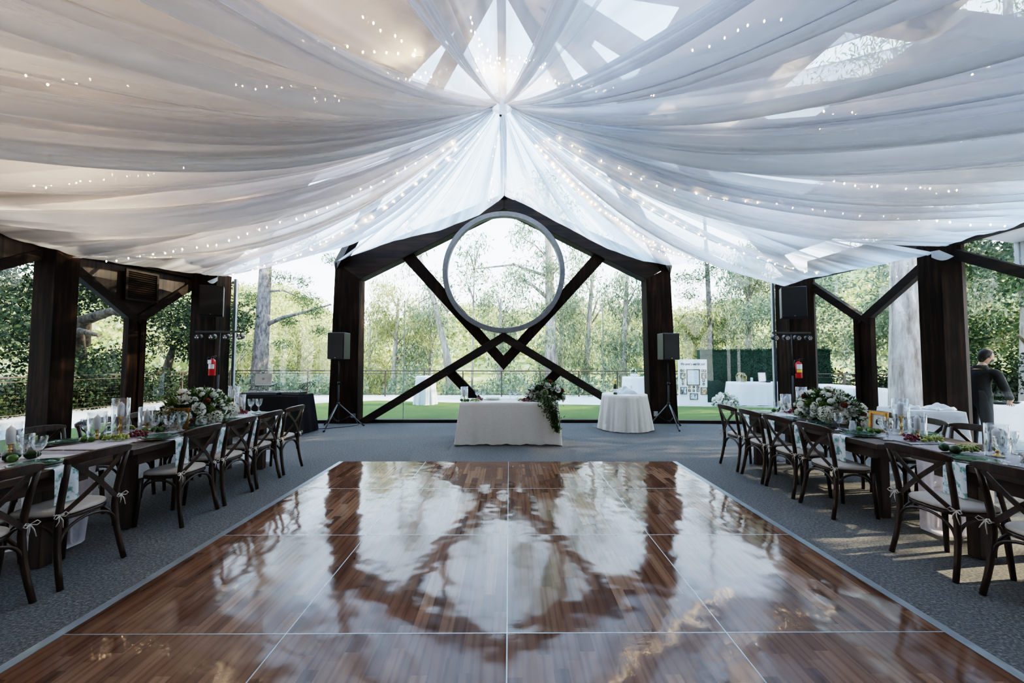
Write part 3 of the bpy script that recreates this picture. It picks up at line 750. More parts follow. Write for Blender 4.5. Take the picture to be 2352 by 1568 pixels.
# ------------------------------------------------------------------ cross-back chairs
def lerp(a, b, t): return a + (b - a) * t
def make_chair():
    ch = empty('crossback_chair', (0, 0, 0), 0, None, 'chair', 'crossback chairs at the long tables')
    W = M['chairwood']
    # seat: rounded trapezoid
    def outline(n=40, k=1.0):
        P = []
        for i in range(n):
            a = 2 * pi * i / n; c, s_ = math.cos(a), math.sin(a)
            x = math.copysign(abs(c) ** .62, c); y = math.copysign(abs(s_) ** .62, s_)
            wd = lerp(.185, .222, (y + 1) / 2)
            P.append((x * wd * k, y * .205 * k))
        return P
    m = MB(); m.slab(outline(), .432, .458); m.build('seat', W, ch, .006)
    cu = MB(); n = 40
    vs = []; prof = [(.93, .459), (.99, .466), (1.0, .476), (.97, .487), (.85, .494), (.5, .499)]
    for k, z in prof: vs += [(x, y, z) for x, y in outline(n, k)]
    fs = [(j * n + i, j * n + (i + 1) % n, (j + 1) * n + (i + 1) % n, (j + 1) * n + i) for j in range(len(prof) - 1) for i in range(n)]
    fs.append(tuple((len(prof) - 1) * n + i for i in range(n))); fs.append(tuple(reversed(range(n))))
    cu.add(vs, fs, True); tag(cu.build('cushion', M['cushion'], ch), 'off-white padded seat cushion')
    for s in (-1, 1):
        m = MB(); m.tube([(s * .222, -.250, 0), (s * .213, -.222, .12), (s * .203, -.196, .27), (s * .196, -.186, .42), (s * .196, -.196, .55), (s * .202, -.222, .70), (s * .212, -.252, .845)], [.0175, .0185, .020, .0205, .020, .019, .0175], 10)
        m.build('back_post', W, ch)
        m = MB(); m.tube([(s * .205, .196, 0), (s * .196, .182, .22), (s * .188, .172, .435)], [.016, .019, .021], 10); m.build('leg', W, ch)
    N = 16
    def arc(x): return -.252 - .042 * (1 - (x / .235) ** 2)
    xs = [lerp(-.237, .237, i / N) for i in range(N + 1)]
    def hh(i): return .033 * (1 - .45 * abs(2 * i / N - 1) ** 6)
    m = MB(); m.strip([(x, arc(x), .850 + .012 * (1 - (x / .235) ** 2)) for x in xs], lambda i: (0, -.15 * hh(i), hh(i)), lambda i: (0, .0115, .002))
    m.build('top_rail', W, ch, .005)
    for s in (-1, 1):
        m = MB(); K = 12
        P = []
        for i in range(K + 1):
            t = i / K; P.append((s * lerp(-.196, .186, t), lerp(-.248, -.200, t) - .030 * math.sin(pi * t) - .005 * s, lerp(.835, .478, t)))
        d = (Vector(P[-1]) - Vector(P[0])).normalized(); wv = d.cross(Vector((0, 1, 0))).normalized() * .0155
        m.strip(P, wv, (0, .0045, 0)); m.build('cross_brace', W, ch)
    def hoop(p0, p1, zb, zt):
        p0, p1 = Vector(p0), Vector(p1); P = []
        for i in range(17):
            a = pi * i / 16; t = (1 - math.cos(a)) / 2
            q = p0.lerp(p1, t); q.z = zb + (zt - zb) * math.sin(a) ** .8; P.append(q)
        return P
    for p0, p1 in (((-.195, -.197, 0), (.195, -.197, 0)), ((-.19, .175, 0), (.19, .175, 0)), ((-.196, -.185, 0), (-.188, .168, 0)), ((.196, -.185, 0), (.188, .168, 0))):
        m = MB(); m.tube(hoop(p0, p1, .255, .418), .0105, 8); m.build('arch_brace', W, ch)
    for s in (-1, 1):
        m = MB(); c = Vector((s * .197, -.190, .488))
        m.tube([c + Vector((.024 * math.cos(a), .024 * math.sin(a), .004 * math.sin(2 * a))) for a in [2 * pi * k / 12 for k in range(13)]], .0042, 5)
        b = c + Vector((s * .018, -.022, 0))
        for q in (-1, 1):
            m.tube([b, b + Vector((q * .030, -.012, .016)), b + Vector((q * .046, -.014, -.002)), b + Vector((q * .028, -.012, -.014)), b], .0035, 5)
            m.tube([b, b + Vector((q * .012, -.014, -.035)), b + Vector((q * .022 + s * .006, -.012, -.075 - .012 * q))], [.004, .0038, .003], 5)
        tag(m.build('tie', M['string'], ch), 'cream tie bow')
    return ch
CH = Proto(make_chair())
XL, XR = -3.232, 3.403
ordn = ['farthest', 'third', 'second', 'nearest']
for i, y in enumerate((5.55, 4.99, 4.45, 3.915)):
    CH.put((XL + R.uniform(-.01, .01), y, 0), pi / 2 + R.uniform(-.03, .03), ['dark crossback chair at far end of left table, nearest the DJ table', 'dark crossback chair third from near end of left far table, dance floor side', 'dark crossback chair second from near end of left far table, dance floor side', 'dark crossback chair at near end of left far table, dance floor side, seat turned out'][i])
for i, y in enumerate((5.69, 5.15, 4.65, 4.08)):
    CH.put((XR + R.uniform(-.01, .01), y, 0), -pi / 2 + R.uniform(-.03, .03), ['dark crossback chair at far end of right table, nearest the lawn', 'dark crossback chair second from far end of right table, dance floor side', 'dark crossback chair third from far end of right table, dance floor side', 'dark crossback chair at near end of right far table, dance floor side'][i])
CH.put((XL - .01, 2.93, 0), pi / 2 + .02, 'dark crossback chair at left near table with sunlit cushion beside white runner')
CH.put((-3.27, 2.37, 0), pi / 2 - .02, 'dark crossback chair cut by left picture edge, nearest on that side')
CH.put((3.345, 3.01, 0), -pi / 2 + .03, 'dark crossback chair at right near table beside hanging runner, back fully visible')
CH.put((3.37, 2.42, 0), -pi / 2, 'dark crossback chair cut by right picture edge, nearest on that side')
for i, y in enumerate((3.82, 4.38, 4.92, 5.46)):
    CH.put((-4.24, y, 0), -pi / 2 + R.uniform(-.03, .03), ['dark crossback chair across left table, its top rail left of the side post', 'dark crossback chair across left table, rail seen behind goblets', 'dark crossback chair across left table, hidden behind the framed number', 'dark crossback chair across left table, hidden behind the flowers'][i])
for i, y in enumerate((3.935, 4.435, 4.96, 5.5)):
    CH.put((4.43, y, 0), pi / 2 + R.uniform(-.03, .03), ['dark crossback chair across right table, its top rail beside the short candle cylinder', 'dark crossback chair across right table, rail tilted in front of white serving table', 'dark crossback chair across right table, hidden behind the framed number', 'dark crossback chair across right table, hidden behind the flowers'][i])

# ------------------------------------------------------------------ farm tables
def make_table():
    t = empty('farm_table', (0, 0, 0), 0, None, 'table')
    m = MB(); n = 5; w = 1.0 / n
    for i in range(n): m.box(-.5 + i * w + .001, -.5 + (i + 1) * w - .001, -1.22, 1.22, .708, .760)
    m.build('tabletop', M['tablewood'], t, .005)
    m = MB()
    m.box(-.42, .42, -1.06, -1.02, .60, .707); m.box(-.42, .42, 1.02, 1.06, .60, .707)
    m.box(-.43, -.39, -1.10, 1.10, .60, .707); m.box(.39, .43, -1.10, 1.10, .60, .707)
    m.build('apron', M['tablewood'], t)
    for sx in (-1, 1):
        for sy in (-1, 1):
            m = MB(); m.box(sx * .24 - .045, sx * .24 + .045, sy * .97 - .045, sy * .97 + .045, 0, .708); m.build('leg', M['legwood'], t, .006)
    m = MB(); m.beam((-.35, -.99, .18), (.35, -.99, .18), .05, .08); m.beam((-.35, .99, .18), (.35, .99, .18), .05, .08)
    return t
TB = Proto(make_table())
TXL, TXR = -3.735, 3.93
TB.put((TXL, 4.67, 0), 0, 'long dark farm table on the left, set with white flowers and gold frame')
TB.put((TXR, 4.90, 0), 0, 'long dark farm table on the right, set with white flowers and number 6')
TB.put((TXL, 2.06, 0), 0, 'near dark farm table cut by left picture edge')
TB.put((TXR, 2.16, 0), 0, 'near dark farm table cut by right picture edge')
# chiffon runners: along the top, over both ends, puddling on the carpet
def runner(cx, y0, y1, w, label, seed):
    r = random.Random(seed); ph = [r.uniform(0, 6) for _ in range(6)]
    zt = .7625; segs = []
    hang = .74
    L = (y1 - y0) + 2 * hang + .36
    def fn(u, v):
        s_ = v * L - .18; x = cx + (u - .5) * w
        fold = math.sin(u * 15 + ph[0]) * .5 + math.sin(u * 29 + ph[1]) * .3
        if s_ < hang:                      # near end, hanging
            d = hang - s_                  # distance down from top
            k = min(1, d / hang)
            x = cx + (u - .5) * w * (1 - .10 * k) + .05 * k * k * math.sin(ph[4])
            y = y0 - .014 - .035 * k * (fold + .85) - .03 * k
            z = zt - min(d, hang)
            if s_ < 0: y -= -s_ * .9 + .03 * fold; z = .012 + .012 * (1 + fold)
            z = max(z, .012 + .012 * (1 + fold) * (1 if k > .95 else 0))
        elif s_ > L - .36 - hang:
            d = s_ - (L - .36 - hang); k = min(1, d / hang)
            y = y1 + .014 + .030 * k * (fold + .85); z = max(zt - min(d, hang), .012)
            x = cx + (u - .5) * w * (1 - .10 * k)
        else:
            y = y0 + (s_ - hang); x += .012 * math.sin(y * 3 + ph[2]); z = zt + .0015 * (1 + math.sin(u * 20 + y * 4))
        return (x, y, z)
    m = MB(); m.grid(fn, 36, 110); o = m.build('table_runner', M['runner']); tag(o, label, 'table runner', 'blush chiffon runners on the farm tables'); return o
runner(TXL - .03, 3.45, 5.89, .50, 'sheer blush runner on left far table, falling over its near end', 1)
runner(TXR + .04, 3.68, 6.12, .42, 'sheer blush runner on right far table, falling over its near end', 2)
runner(TXL - .03, .84, 3.28, .50, 'sheer blush runner on left near table at picture edge', 3)
runner(TXR + .03, .94, 3.38, .42, 'sheer blush runner on right near table at picture edge', 4)

# ------------------------------------------------------------------ place settings
def make_plate(rad, mat, rim):
    m = MB(); m.lathe([(0, .002), (rad * .6, .002), (rad * .68, .004), (rad * .97, rim), (rad, rim + .002), (rad * .985, rim + .005), (rad * .68, .009), (rad * .6, .007), (0, .007)], 40)
    return m
charger = make_plate(.165, None, .010).build('charger_plate', M['glass']); tag(charger, None, 'charger plate', 'clear glass chargers')
gp = make_plate(.138, None, .012).build('green_plate', M['greenglass']); tag(gp, None, 'plate', 'pressed green glass plates')
PC, PG = Proto(charger), Proto(gp)
def make_napkin(side):
    m = MB()
    def fn(u, v):
        L = .425; s_ = v * L; x0 = .17                   # local +x goes over the edge
        y = (u - .5) * (.150 + .012 * v)
        if s_ < x0: return (s_ - x0, y, .0016 + .002 * math.sin(u * 9))
        d = s_ - x0
        return (.006 + .010 * math.sin(u * 8 + 1) * min(1, d * 5), y + .012 * d, .0016 - d)
    m.grid(fn, 14, 28); return m
nk = make_napkin(1).build('napkin', M['toile']); tag(nk, None, 'napkin', 'green toile napkins hanging off the tables')
PN = Proto(nk)
def cutlery(kind):
    m = MB()
    if kind == 'knife':
        m.strip([(0, -.11, .003), (0, -.01, .004)], (.005, 0, 0), (0, 0, .0025)); m.strip([(0, -.01, .003), (.002, .06, .003), (0, .11, .003)], lambda i: ((.008, .009, .002)[i], 0, 0), (0, 0, .001))
    else:
        m.strip([(0, -.10, .002), (0, 0, .004), (0, .04, .003)], lambda i: ((.006, .003, .003)[i], 0, 0), (0, 0, .0015))
        m.strip([(0, .04, .003), (0, .06, .002)], lambda i: ((.004, .011)[i], 0, 0), (0, 0, .001))
        for k in range(4): m.strip([(-.009 + k * .006, .06, .002), (-.009 + k * .006, .10, .005)], (.0018, 0, 0), (0, 0, .001))
    return m.build(kind, M['chrome'])
kn = tag(cutlery('knife'), None, 'knife', 'table knives'); fk = tag(cutlery('fork'), None, 'fork', 'table forks')
PK, PF = Proto(kn), Proto(fk)
T = .7605
settings = [(-3.43, 3.93, 1, 'at near end of left far table'), (-3.43, 4.46, 1, 'second from near end of left far table'), (-3.43, 5.00, 1, 'third from near end of left far table'), (-3.43, 5.55, 1, 'at far end of left far table'), (-3.43, 2.92, 1, 'on left near table at picture edge'),
            (-4.09, 3.68, -1, 'on far side of left table near the runner end'), (-4.09, 5.0, -1, 'on far side of left table behind the goblets'),
            (3.64, 4.10, -1, 'at near end of right far table'), (3.64, 4.66, -1, 'third from far end of right far table'), (3.64, 5.17, -1, 'second from far end of right far table'), (3.64, 5.70, -1, 'at far end of right far table'), (3.575, 3.04, -1, 'on right near table at picture edge'),
            (4.30, 4.12, 1, 'on far side of right table behind the grapes')]
for x, y, sd, wh in settings:
    inner = (x > -4 and x < 0) or (0 < x < 4)
    if inner:
        edge = -3.22 if x < 0 else 3.43
        PN.put((edge + .003 * sd, y, T), 0 if sd > 0 else pi, 'green toile napkin hanging off table edge, ' + wh)
    PC.put((x, y, T + .004), 0, 'clear glass charger ' + wh)
    PG.put((x, y, T + .013), R.uniform(0, 3), 'green pressed glass plate ' + wh)
    rz = -pi / 2 if (sd > 0) else pi / 2
    if inner:
        PK.put((x + .02 * sd, y + .195, T + .001), pi / 2 if sd > 0 else -pi / 2, 'silver knife beside plate ' + wh)
        PF.put((x + .02 * sd, y - .195, T + .001), pi / 2 if sd > 0 else -pi / 2, 'silver fork beside plate ' + wh)
def make_goblet():
    g = empty('crystal_goblet', (0, 0, 0), 0, None, 'goblet', 'cut crystal goblets')
    m = MB(); m.lathe([(0, 0), (.036, 0), (.037, .003), (.018, .008), (.008, .014), (.007, .03), (.011, .045), (.007, .058), (.009, .066), (.012, .074)], 20); m.build('stem', M['crystal'], g)
    m = MB(); n = 24; vs = []
    prof = [(.004, .075), (.022, .083), (.036, .105), (.044, .135), (.047, .165), (.048, .187), (.0455, .187), (.043, .150), (.033, .110), (.018, .090), (0, .086)]
    for j, (r, z) in enumerate(prof):
        for k in range(n):
            rr = r * (1 + (.035 if k % 2 else -.02) * (1 if 0 < j < 5 else 0)); th = 2 * pi * k / n
            vs.append((rr * math.cos(th), rr * math.sin(th), z))
    m.add(vs, [(j * n + k, j * n + (k + 1) % n, (j + 1) * n + (k + 1) % n, (j + 1) * n + k) for j in range(len(prof) - 1) for k in range(n)], False)
    m.build('bowl', M['crystal'], g); return g
PGb = Proto(make_goblet())
gob = [(-4.16, 3.94, 'behind limes at near end of left far table'), (-4.20, 4.20, 'beside the short candle at near end of left table'), (-3.97, 4.46, 'wide, in front of tall left candle'), (-3.70, 4.17, 'left of the gold frame on left table'), (-3.58, 4.20, 'first of two before the gold frame'), (-3.55, 4.33, 'second of two before the gold frame'),
       (-3.66, 5.30, 'right of left flowers, nearer one'), (-3.80, 5.41, 'right of left flowers, farther one'), (-3.80, 5.86, 'left of the pair at far end of left table'), (-3.70, 5.88, 'right of the pair at far end of left table'), (-3.78, 3.14, 'left of the pair at left picture edge'), (-3.60, 3.07, 'right of the pair at left picture edge'),
       (3.86, 5.68, 'at far end of right table by red grapes'), (3.80, 5.40, 'left of right flowers, rear one'), (3.72, 4.92, 'left of right flowers, front one'), (3.66, 4.38, 'in front of right flowers'), (3.71, 3.87, 'in front of the number 6 frame'), (3.86, 4.06, 'right of the number 6 frame'), (3.79, 3.03, 'left of the front pair at right picture edge'), (3.765, 2.90, 'right of the front pair at right picture edge'), (4.20, 3.30, 'behind the pair at right picture edge')]
for x, y, l in gob: PGb.put((x, y, .7645), R.uniform(0, 1), 'cut crystal goblet ' + l)
# candles in gold holders inside glass cylinders
def cstick(h):
    m = MB(); m.lathe([(0, 0), (.036, 0), (.037, .006), (.016, .013), (.010, .022), (.010, h * .38), (.017, h * .45), (.010, h * .52), (.009, h * .68), (.016, h * .76), (.010, h * .83), (.020, h * .93), (.026, h - .004), (.026, h), (0, h)], 20); return m.build('candlestick', M['gold'])
def hurr(h): m = MB(); m.lathe([(0, .001), (.068, .001), (.070, .004), (.070, h), (.066, h), (.066, .006), (0, .006)], 32); return m.build('glass_cylinder', M['hurricane'])
m = MB(); m.lathe([(0, 0), (.0255, 0), (.0265, .006), (.0262, .108), (.024, .116), (.004, .142), (0, .143)], 20)
cd = empty('pillar_candle', (0, 0, 0), 0, None, 'candle', 'white pointed pillar candles'); m.build('wax', M['wax'], cd)
m = MB(); m.tube([(0, 0, .14), (.001, 0, .152)], .0012, 5); m.build('wick', M['ink'], cd)
PCa = Proto(cd)
PS = {0: Proto(tag(cstick(.088), None, 'candlestick', 'gold candlesticks')), 1: Proto(tag(cstick(.195), None, 'candlestick', 'gold candlesticks'))}
PH = {0: Proto(tag(hurr(.265), None, 'glass cylinder', 'glass candle cylinders')), 1: Proto(tag(hurr(.38), None, 'glass cylinder', 'glass candle cylinders'))}
for x, y, tall, l in [(-3.98, 3.865, 0, 'at near end of left far table'), (-3.92, 4.03, 1, 'by the vented wall on left far table'), (-3.865, 4.26, 0, 'left of the gold frame'), (-4.03, 5.82, 1, 'at far end of left table, in front of the DJ table'), (-4.02, 6.12 - .36, 0, ''), (-4.02, 3.235, 0, 'at left picture edge'),
                      (4.13, 5.88, 0, 'at far end of right table by red grapes'), (4.28, 5.76, 1, 'at far end of right table, tall one'), (4.06, 4.08, 1, 'tall, beside the number 6 frame'), (4.01, 3.87, 0, 'short, at near end of right far table'), (3.935, 3.18, 0, 'at right picture edge by green grapes')]:
    if l == '': x, y, l = -3.87, 5.72, 'right of the left flowers by dark grapes'
    h = .195 if tall else .088
    PH[tall].put((x, y, .7645), 0, ('tall ' if tall else 'short ') + 'glass candle cylinder ' + l)
    PS[tall].put((x, y, .7710), 0, ('tall ' if tall else 'short ') + 'gold candlestick ' + l)
    PCa.put((x, y, .7712 + h), 0, 'white pointed candle ' + l)
# fruit
m = MB(); m.sphere((0, 0, .027), (.031, .029, .027), 12, 9); m.tube([(0, 0, .053), (.002, 0, .058)], [.004, .002], 5)
PL = Proto(tag(m.build('lime', M['lime']), None, 'lime', 'limes on the runners'))
m = MB(); m.lathe([(0, 0), (.02, .002), (.033, .02), (.035, .036), (.028, .065), (.018, .085), (.008, .094), (0, .095)], 14)
av = m.build('avocado', M['avocado']); 
for v in av.data.vertices: v.co = (v.co.z - .045, v.co.y, v.co.x + .035)
PA = Proto(tag(av, None, 'avocado', 'avocados on the runners'))
LR = T + .004
for x, y, l in [(-3.97, 3.74, 'leftmost of three at near end of left runner'), (-3.90, 3.74, 'middle of three at near end of left runner'), (-3.88, 3.83, 'rightmost of three at near end of left runner'), (-3.81, 4.18, 'first of three left of the gold frame'), (-3.76, 4.24, 'second of three left of the gold frame'), (-3.71, 4.26, 'third of three left of the gold frame'), (-3.73, 3.02, 'by goblets at left picture edge'),
                (3.93, 5.86, 'left one at far end of right table'), (4.00, 5.88, 'right one at far end of right table'), (3.80, 4.28, 'leftmost in front of the number 6 frame'), (3.83, 4.18, 'front one before the number 6 frame'), (3.90, 4.17, 'rightmost before the number 6 frame'), (3.88, 4.25, 'rear one before the number 6 frame'), (4.13, 4.02, 'by tall candle on right table'), (3.83, 2.90, 'at right picture edge by red grapes')]:
    PL.put((x, y, LR), R.uniform(0, 3), 'green lime ' + l, None, R.uniform(.95, 1.12))
for x, y, rz, l in [(-3.70, 3.12, .3, 'at left picture edge, dark green'), (-3.79, 3.06, 1.0, 'below candlestick at left picture edge'), (3.73, 3.38, .5, 'left one by green grapes on right near table'), (3.72, 3.285, .2, 'right one by green grapes on right near table'), (4.10, 3.30, 1.5, 'behind gold candlestick on right near table')]:
    PA.put((x, y, LR), rz, 'dark green avocado ' + l, None, 1)
def grapes(n, mat, seed, long=.09, wid=.055):
    r = random.Random(seed)
    o = empty('grape_bunch', (0, 0, 0), 0, None, 'grapes', 'grape bunches on the runners')
    g0 = None; pts = []
    tries = 0
    while len(pts) < n and tries < 4000:
        tries += 1
        x = r.uniform(-long, long); k = math.sqrt(max(0, 1 - (x / long) ** 2)); y = r.uniform(-wid, wid) * k; z = .014 + r.uniform(0, .05) * k
        if all((Vector((x, y, z)) - p).length > .0225 for p in pts): pts.append(Vector((x, y, z)))
    for p in pts:
        if g0 is None:
            m = MB(); m.sphere((0, 0, 0), (.0135, .0115, .0115), 8, 6); g0 = m.build('grape', M[mat], o); g = g0
        else: g = g0.copy(); COL.objects.link(g); g.parent = o
        g.location = p; g.rotation_euler = (r.uniform(-.6, .6), r.uniform(-.6, .6), r.uniform(0, 3)); q = r.uniform(.9, 1.2); g.scale = (q, q, q)
    m = MB(); m.tube([(-long, 0, .03), (0, 0, .035), (long * .8, .01, .03)], .002, 5); m.build('stem', M['stem'], o)
    return o
PGG, PGR = Proto(grapes(34, 'greengrape', 3)), Proto(grapes(30, 'redgrape', 5, .075, .05))
for x, y, rz, l in [(-3.72, 3.79, .3, 'on near end of left far runner'), (-4.12, 4.28, 1.2, 'between candles on left far table'), (4.12, 5.60, .4, 'beside right flowers at far end'), (4.0, 3.73, .1, 'on near end of right far runner'), (3.855, 3.325, .2, 'on right near table, large bunch')]:
    PGG.put((x, y, LR + .002), rz, 'bunch of green grapes ' + l, None, 1.0)
for x, y, rz, l in [(-3.68, 3.97, .8, 'beside green grapes on left far runner'), (-4.14, 4.60, .4, 'behind goblets on left far table'), (-3.76, 5.60, .3, 'at far end of left table'), (-3.90, 2.99, .5, 'at left picture edge'), (4.06, 5.74, 1.0, 'at far end of right table'), (4.17, 4.37, .8, 'beside the tall candle on right table'), (3.86, 3.79, .4, 'at near end of right far runner'), (3.93, 2.96, .6, 'at right picture edge')]:
    PGR.put((x, y, LR + .002), rz, 'bunch of red grapes ' + l, None, 1.0)

# ------------------------------------------------------------------ framed table numbers
def text_obj(name, body, size, mat, parent, loc, rot, shear=0, ext=.0006, align='CENTER', sx=1):
    c = bpy.data.curves.new(name, 'FONT'); c.body = body; c.size = size; c.shear = shear; c.extrude = ext; c.offset = size * .022; c.align_x = align; c.align_y = 'CENTER'
    c.materials.append(mat); tmp = bpy.data.objects.new('t', c); COL.objects.link(tmp)
    me = bpy.data.meshes.new_from_object(tmp.evaluated_get(bpy.context.evaluated_depsgraph_get())); bpy.data.objects.remove(tmp)
    o = bpy.data.objects.new(name, me); COL.objects.link(o); o.parent = parent; o.location = loc; o.rotation_euler = rot; o.scale = (sx, 1, 1); return o
def number_frame(txt, loc, rz, label, w=.20, h=.235):
    f = empty('table_number_frame', loc, rz, label, 'picture frame', 'gilded table number frames'); tl = .20
    m = MB()
    for k, (a, dpt) in enumerate(((0, .018), (.014, .024), (.024, .014))):
        b = (.013, .009, .008)[k]
        x, z0, z1 = w / 2 - a, a, h - a
        m.box(-x, x, -dpt, 0, z0, z0 + b); m.box(-x, x, -dpt, 0, z1 - b, z1); m.box(-x, -x + b, -dpt, 0, z0 + b, z1 - b); m.box(x - b, x, -dpt, 0, z0 + b, z1 - b)
    fr = m.build('frame', M['goldframe'], f); 
    m = MB(); m.box(-w / 2 + .03, w / 2 - .03, -.006, -.002, .03, h - .03); cdn = m.build('card', M['paper'], f)
    t = text_obj('lettering', txt, .11, M['ink'], f, (0, -.0072, h / 2), (pi / 2, 0, 0))
    m = MB(); m.beam((0, .0, h * .6), (0, .085, .004), .05, .004, (0, 1, 0)); m.build('stand', M['black'], f)
    for o in (fr, cdn, t):
        pass
    return f
fo = number_frame('1', (-3.655, 4.40, .7645), math.radians(22), 'square gilded frame with table number beside left flowers')
fo.rotation_euler = (-.06, 0, math.radians(22))
fo = number_frame('6', (4.0, 4.27, .7645), math.radians(-70), 'gilded frame with number 6, turned beside right flowers', .17, .22)
fo.rotation_euler = (-.10, 0, math.radians(-70))
m = MB(); m.lathe([(0, 0), (.030, 0), (.033, .03), (.024, .075), (.021, .10), (.018, .10), (.020, .075), (.028, .03), (0, .006)], 20)
tag(m.build('bud_vase', M['whitepaint']), 'small white bud vase beside right flowers and limes', 'vase').location = (3.83, 4.40, .7645)
# ------------------------------------------------------------------ flowers
def leaf_mesh(name, C, size, mat, parent=None, seed=0, aspect=.45, droop=0., fold=True, dirs=None):
    """cloud of small pointed leaves, one diamond each; C: Nx3 centres, size: scalar or N"""
    rg = np.random.default_rng(seed); C = np.asarray(C, float); n = len(C)
    s_ = np.broadcast_to(np.asarray(size, float), (n,)) * rg.uniform(.7, 1.3, n)
    d = rg.normal(size=(n, 3)) if dirs is None else np.asarray(dirs, float) + rg.normal(size=(n, 3)) * .35
    d[:, 2] -= droop * np.abs(rg.normal(size=n)) * 2
    d /= np.linalg.norm(d, axis=1)[:, None] + 1e-9
    q = rg.normal(size=(n, 3)); w = np.cross(d, q); w /= np.linalg.norm(w, axis=1)[:, None] + 1e-9
    nn = np.cross(d, w)
    a = C - d * s_[:, None] * .5; b = C + d * s_[:, None] * .5
    l = C + w * (s_ * aspect * .5)[:, None] + nn * (s_ * .08)[:, None]; r_ = C - w * (s_ * aspect * .5)[:, None] + nn * (s_ * .08)[:, None]
    V = np.stack([a, r_, b, l], 1).reshape(-1, 3)
    me = bpy.data.meshes.new(name); me.vertices.add(4 * n); me.vertices.foreach_set('co', V.ravel().astype(np.float32))
    me.loops.add(4 * n); me.loops.foreach_set('vertex_index', np.arange(4 * n, dtype=np.int32))
    me.polygons.add(n); me.polygons.foreach_set('loop_start', np.arange(0, 4 * n, 4, dtype=np.int32)); me.polygons.foreach_set('loop_total', np.full(n, 4, dtype=np.int32))
    me.materials.append(mat); me.update(calc_edges=True); me.validate()
    o = bpy.data.objects.new(name, me); COL.objects.link(o)
    if parent: o.parent = parent
    return o
def rose_mesh(seed, rad=.045, open_=1.0):
    r = random.Random(seed); m = MB()
    layers = [(3, .30, 1.05, .25), (4, .50, .95, .45), (5, .74, .78, .75), (6, .98, .52, 1.0), (6, 1.15, .25, 1.2)]
    for li, (n, rr, hz, op) in enumerate(layers):
        for k in range(n):
            a0 = 2 * pi * (k + .5 * (li % 2)) / n + r.uniform(-.2, .2); wd = 2 * pi / n * .72
            rj, hj = rr * r.uniform(.9, 1.1), hz * r.uniform(.9, 1.1)
            def fn(u, v, a0=a0, wd=wd, rj=rj, hj=hj, op=op):
                a = a0 + (u - .5) * 2 * wd * (1 - .25 * v)
                rad_ = rad * rj * (.25 + .75 * math.sin(min(1, v * 1.05) * pi / 2)) * (1 + .18 * op * v * v * v * open_) 
                z = rad * (hj * v - .55 + .12 * (1 - (2 * u - 1) ** 2) * v) - rad * .22 * op * max(0, v - .75)
                return (rad_ * math.cos(a), rad_ * math.sin(a), z)
            m.grid(fn, 4, 4)
    return m
def floret_ball(seed, rad, n, petal):
    r = random.Random(seed); m = MB()
    for i in range(n):
        a = i * 2.39996; z = 1 - 2 * (i + .5) / n; q = math.sqrt(1 - z * z)
        c = Vector((q * math.cos(a), q * math.sin(a), z)); t = c.orthogonal().normalized(); b = c.cross(t)
        o = c * rad * r.uniform(.85, 1.05)
        for k in range(4):
            th = pi / 2 * k + r.uniform(-.3, .3); d = t * math.cos(th) + b * math.sin(th); e = c.cross(d)
            m.add([o, o + d * petal * .6 + e * petal * .35 + c * petal * .15, o + d * petal + c * petal * .1, o + d * petal * .6 - e * petal * .35 + c * petal * .15], [(0, 1, 2, 3)])
    return m
FL = {}
def flower_proto(kind, i):
    key = (kind, i)
    if key not in FL:
        if kind == 'rose': m, mt = rose_mesh(i, .052), 'rose'
        elif kind == 'ranunculus': m, mt = rose_mesh(i + 40, .030, .4), 'rose'
        elif kind == 'hydrangea': m, mt = floret_ball(i, .085, 90, .024), 'hydrangea'
        elif kind == 'rust_bloom': m, mt = floret_ball(i + 9, .026, 36, .022), 'rust'
        elif kind == 'white_cluster': m, mt = floret_ball(i + 19, .030, 40, .014), 'rose'
        else: m, mt = floret_ball(i + 29, .042, 130, .012), 'moss'
        o = m.build(kind, M[mt]); FL[key] = [o, False]
    return FL[key]
def put_flower(kind, i, parent, loc, d, sc=1.0):
    e = flower_proto(kind, i)
    if not e[1]: o = e[0]; e[1] = True
    else: o = e[0].copy(); COL.objects.link(o)
    o.parent = parent; o.location = loc; o.rotation_mode = 'QUATERNION'
    o.rotation_quaternion = Vector(d).to_track_quat('Z', 'Y') @ Quaternion((0, 0, 1), R.uniform(0, 6)); o.scale = (sc,) * 3
    return o
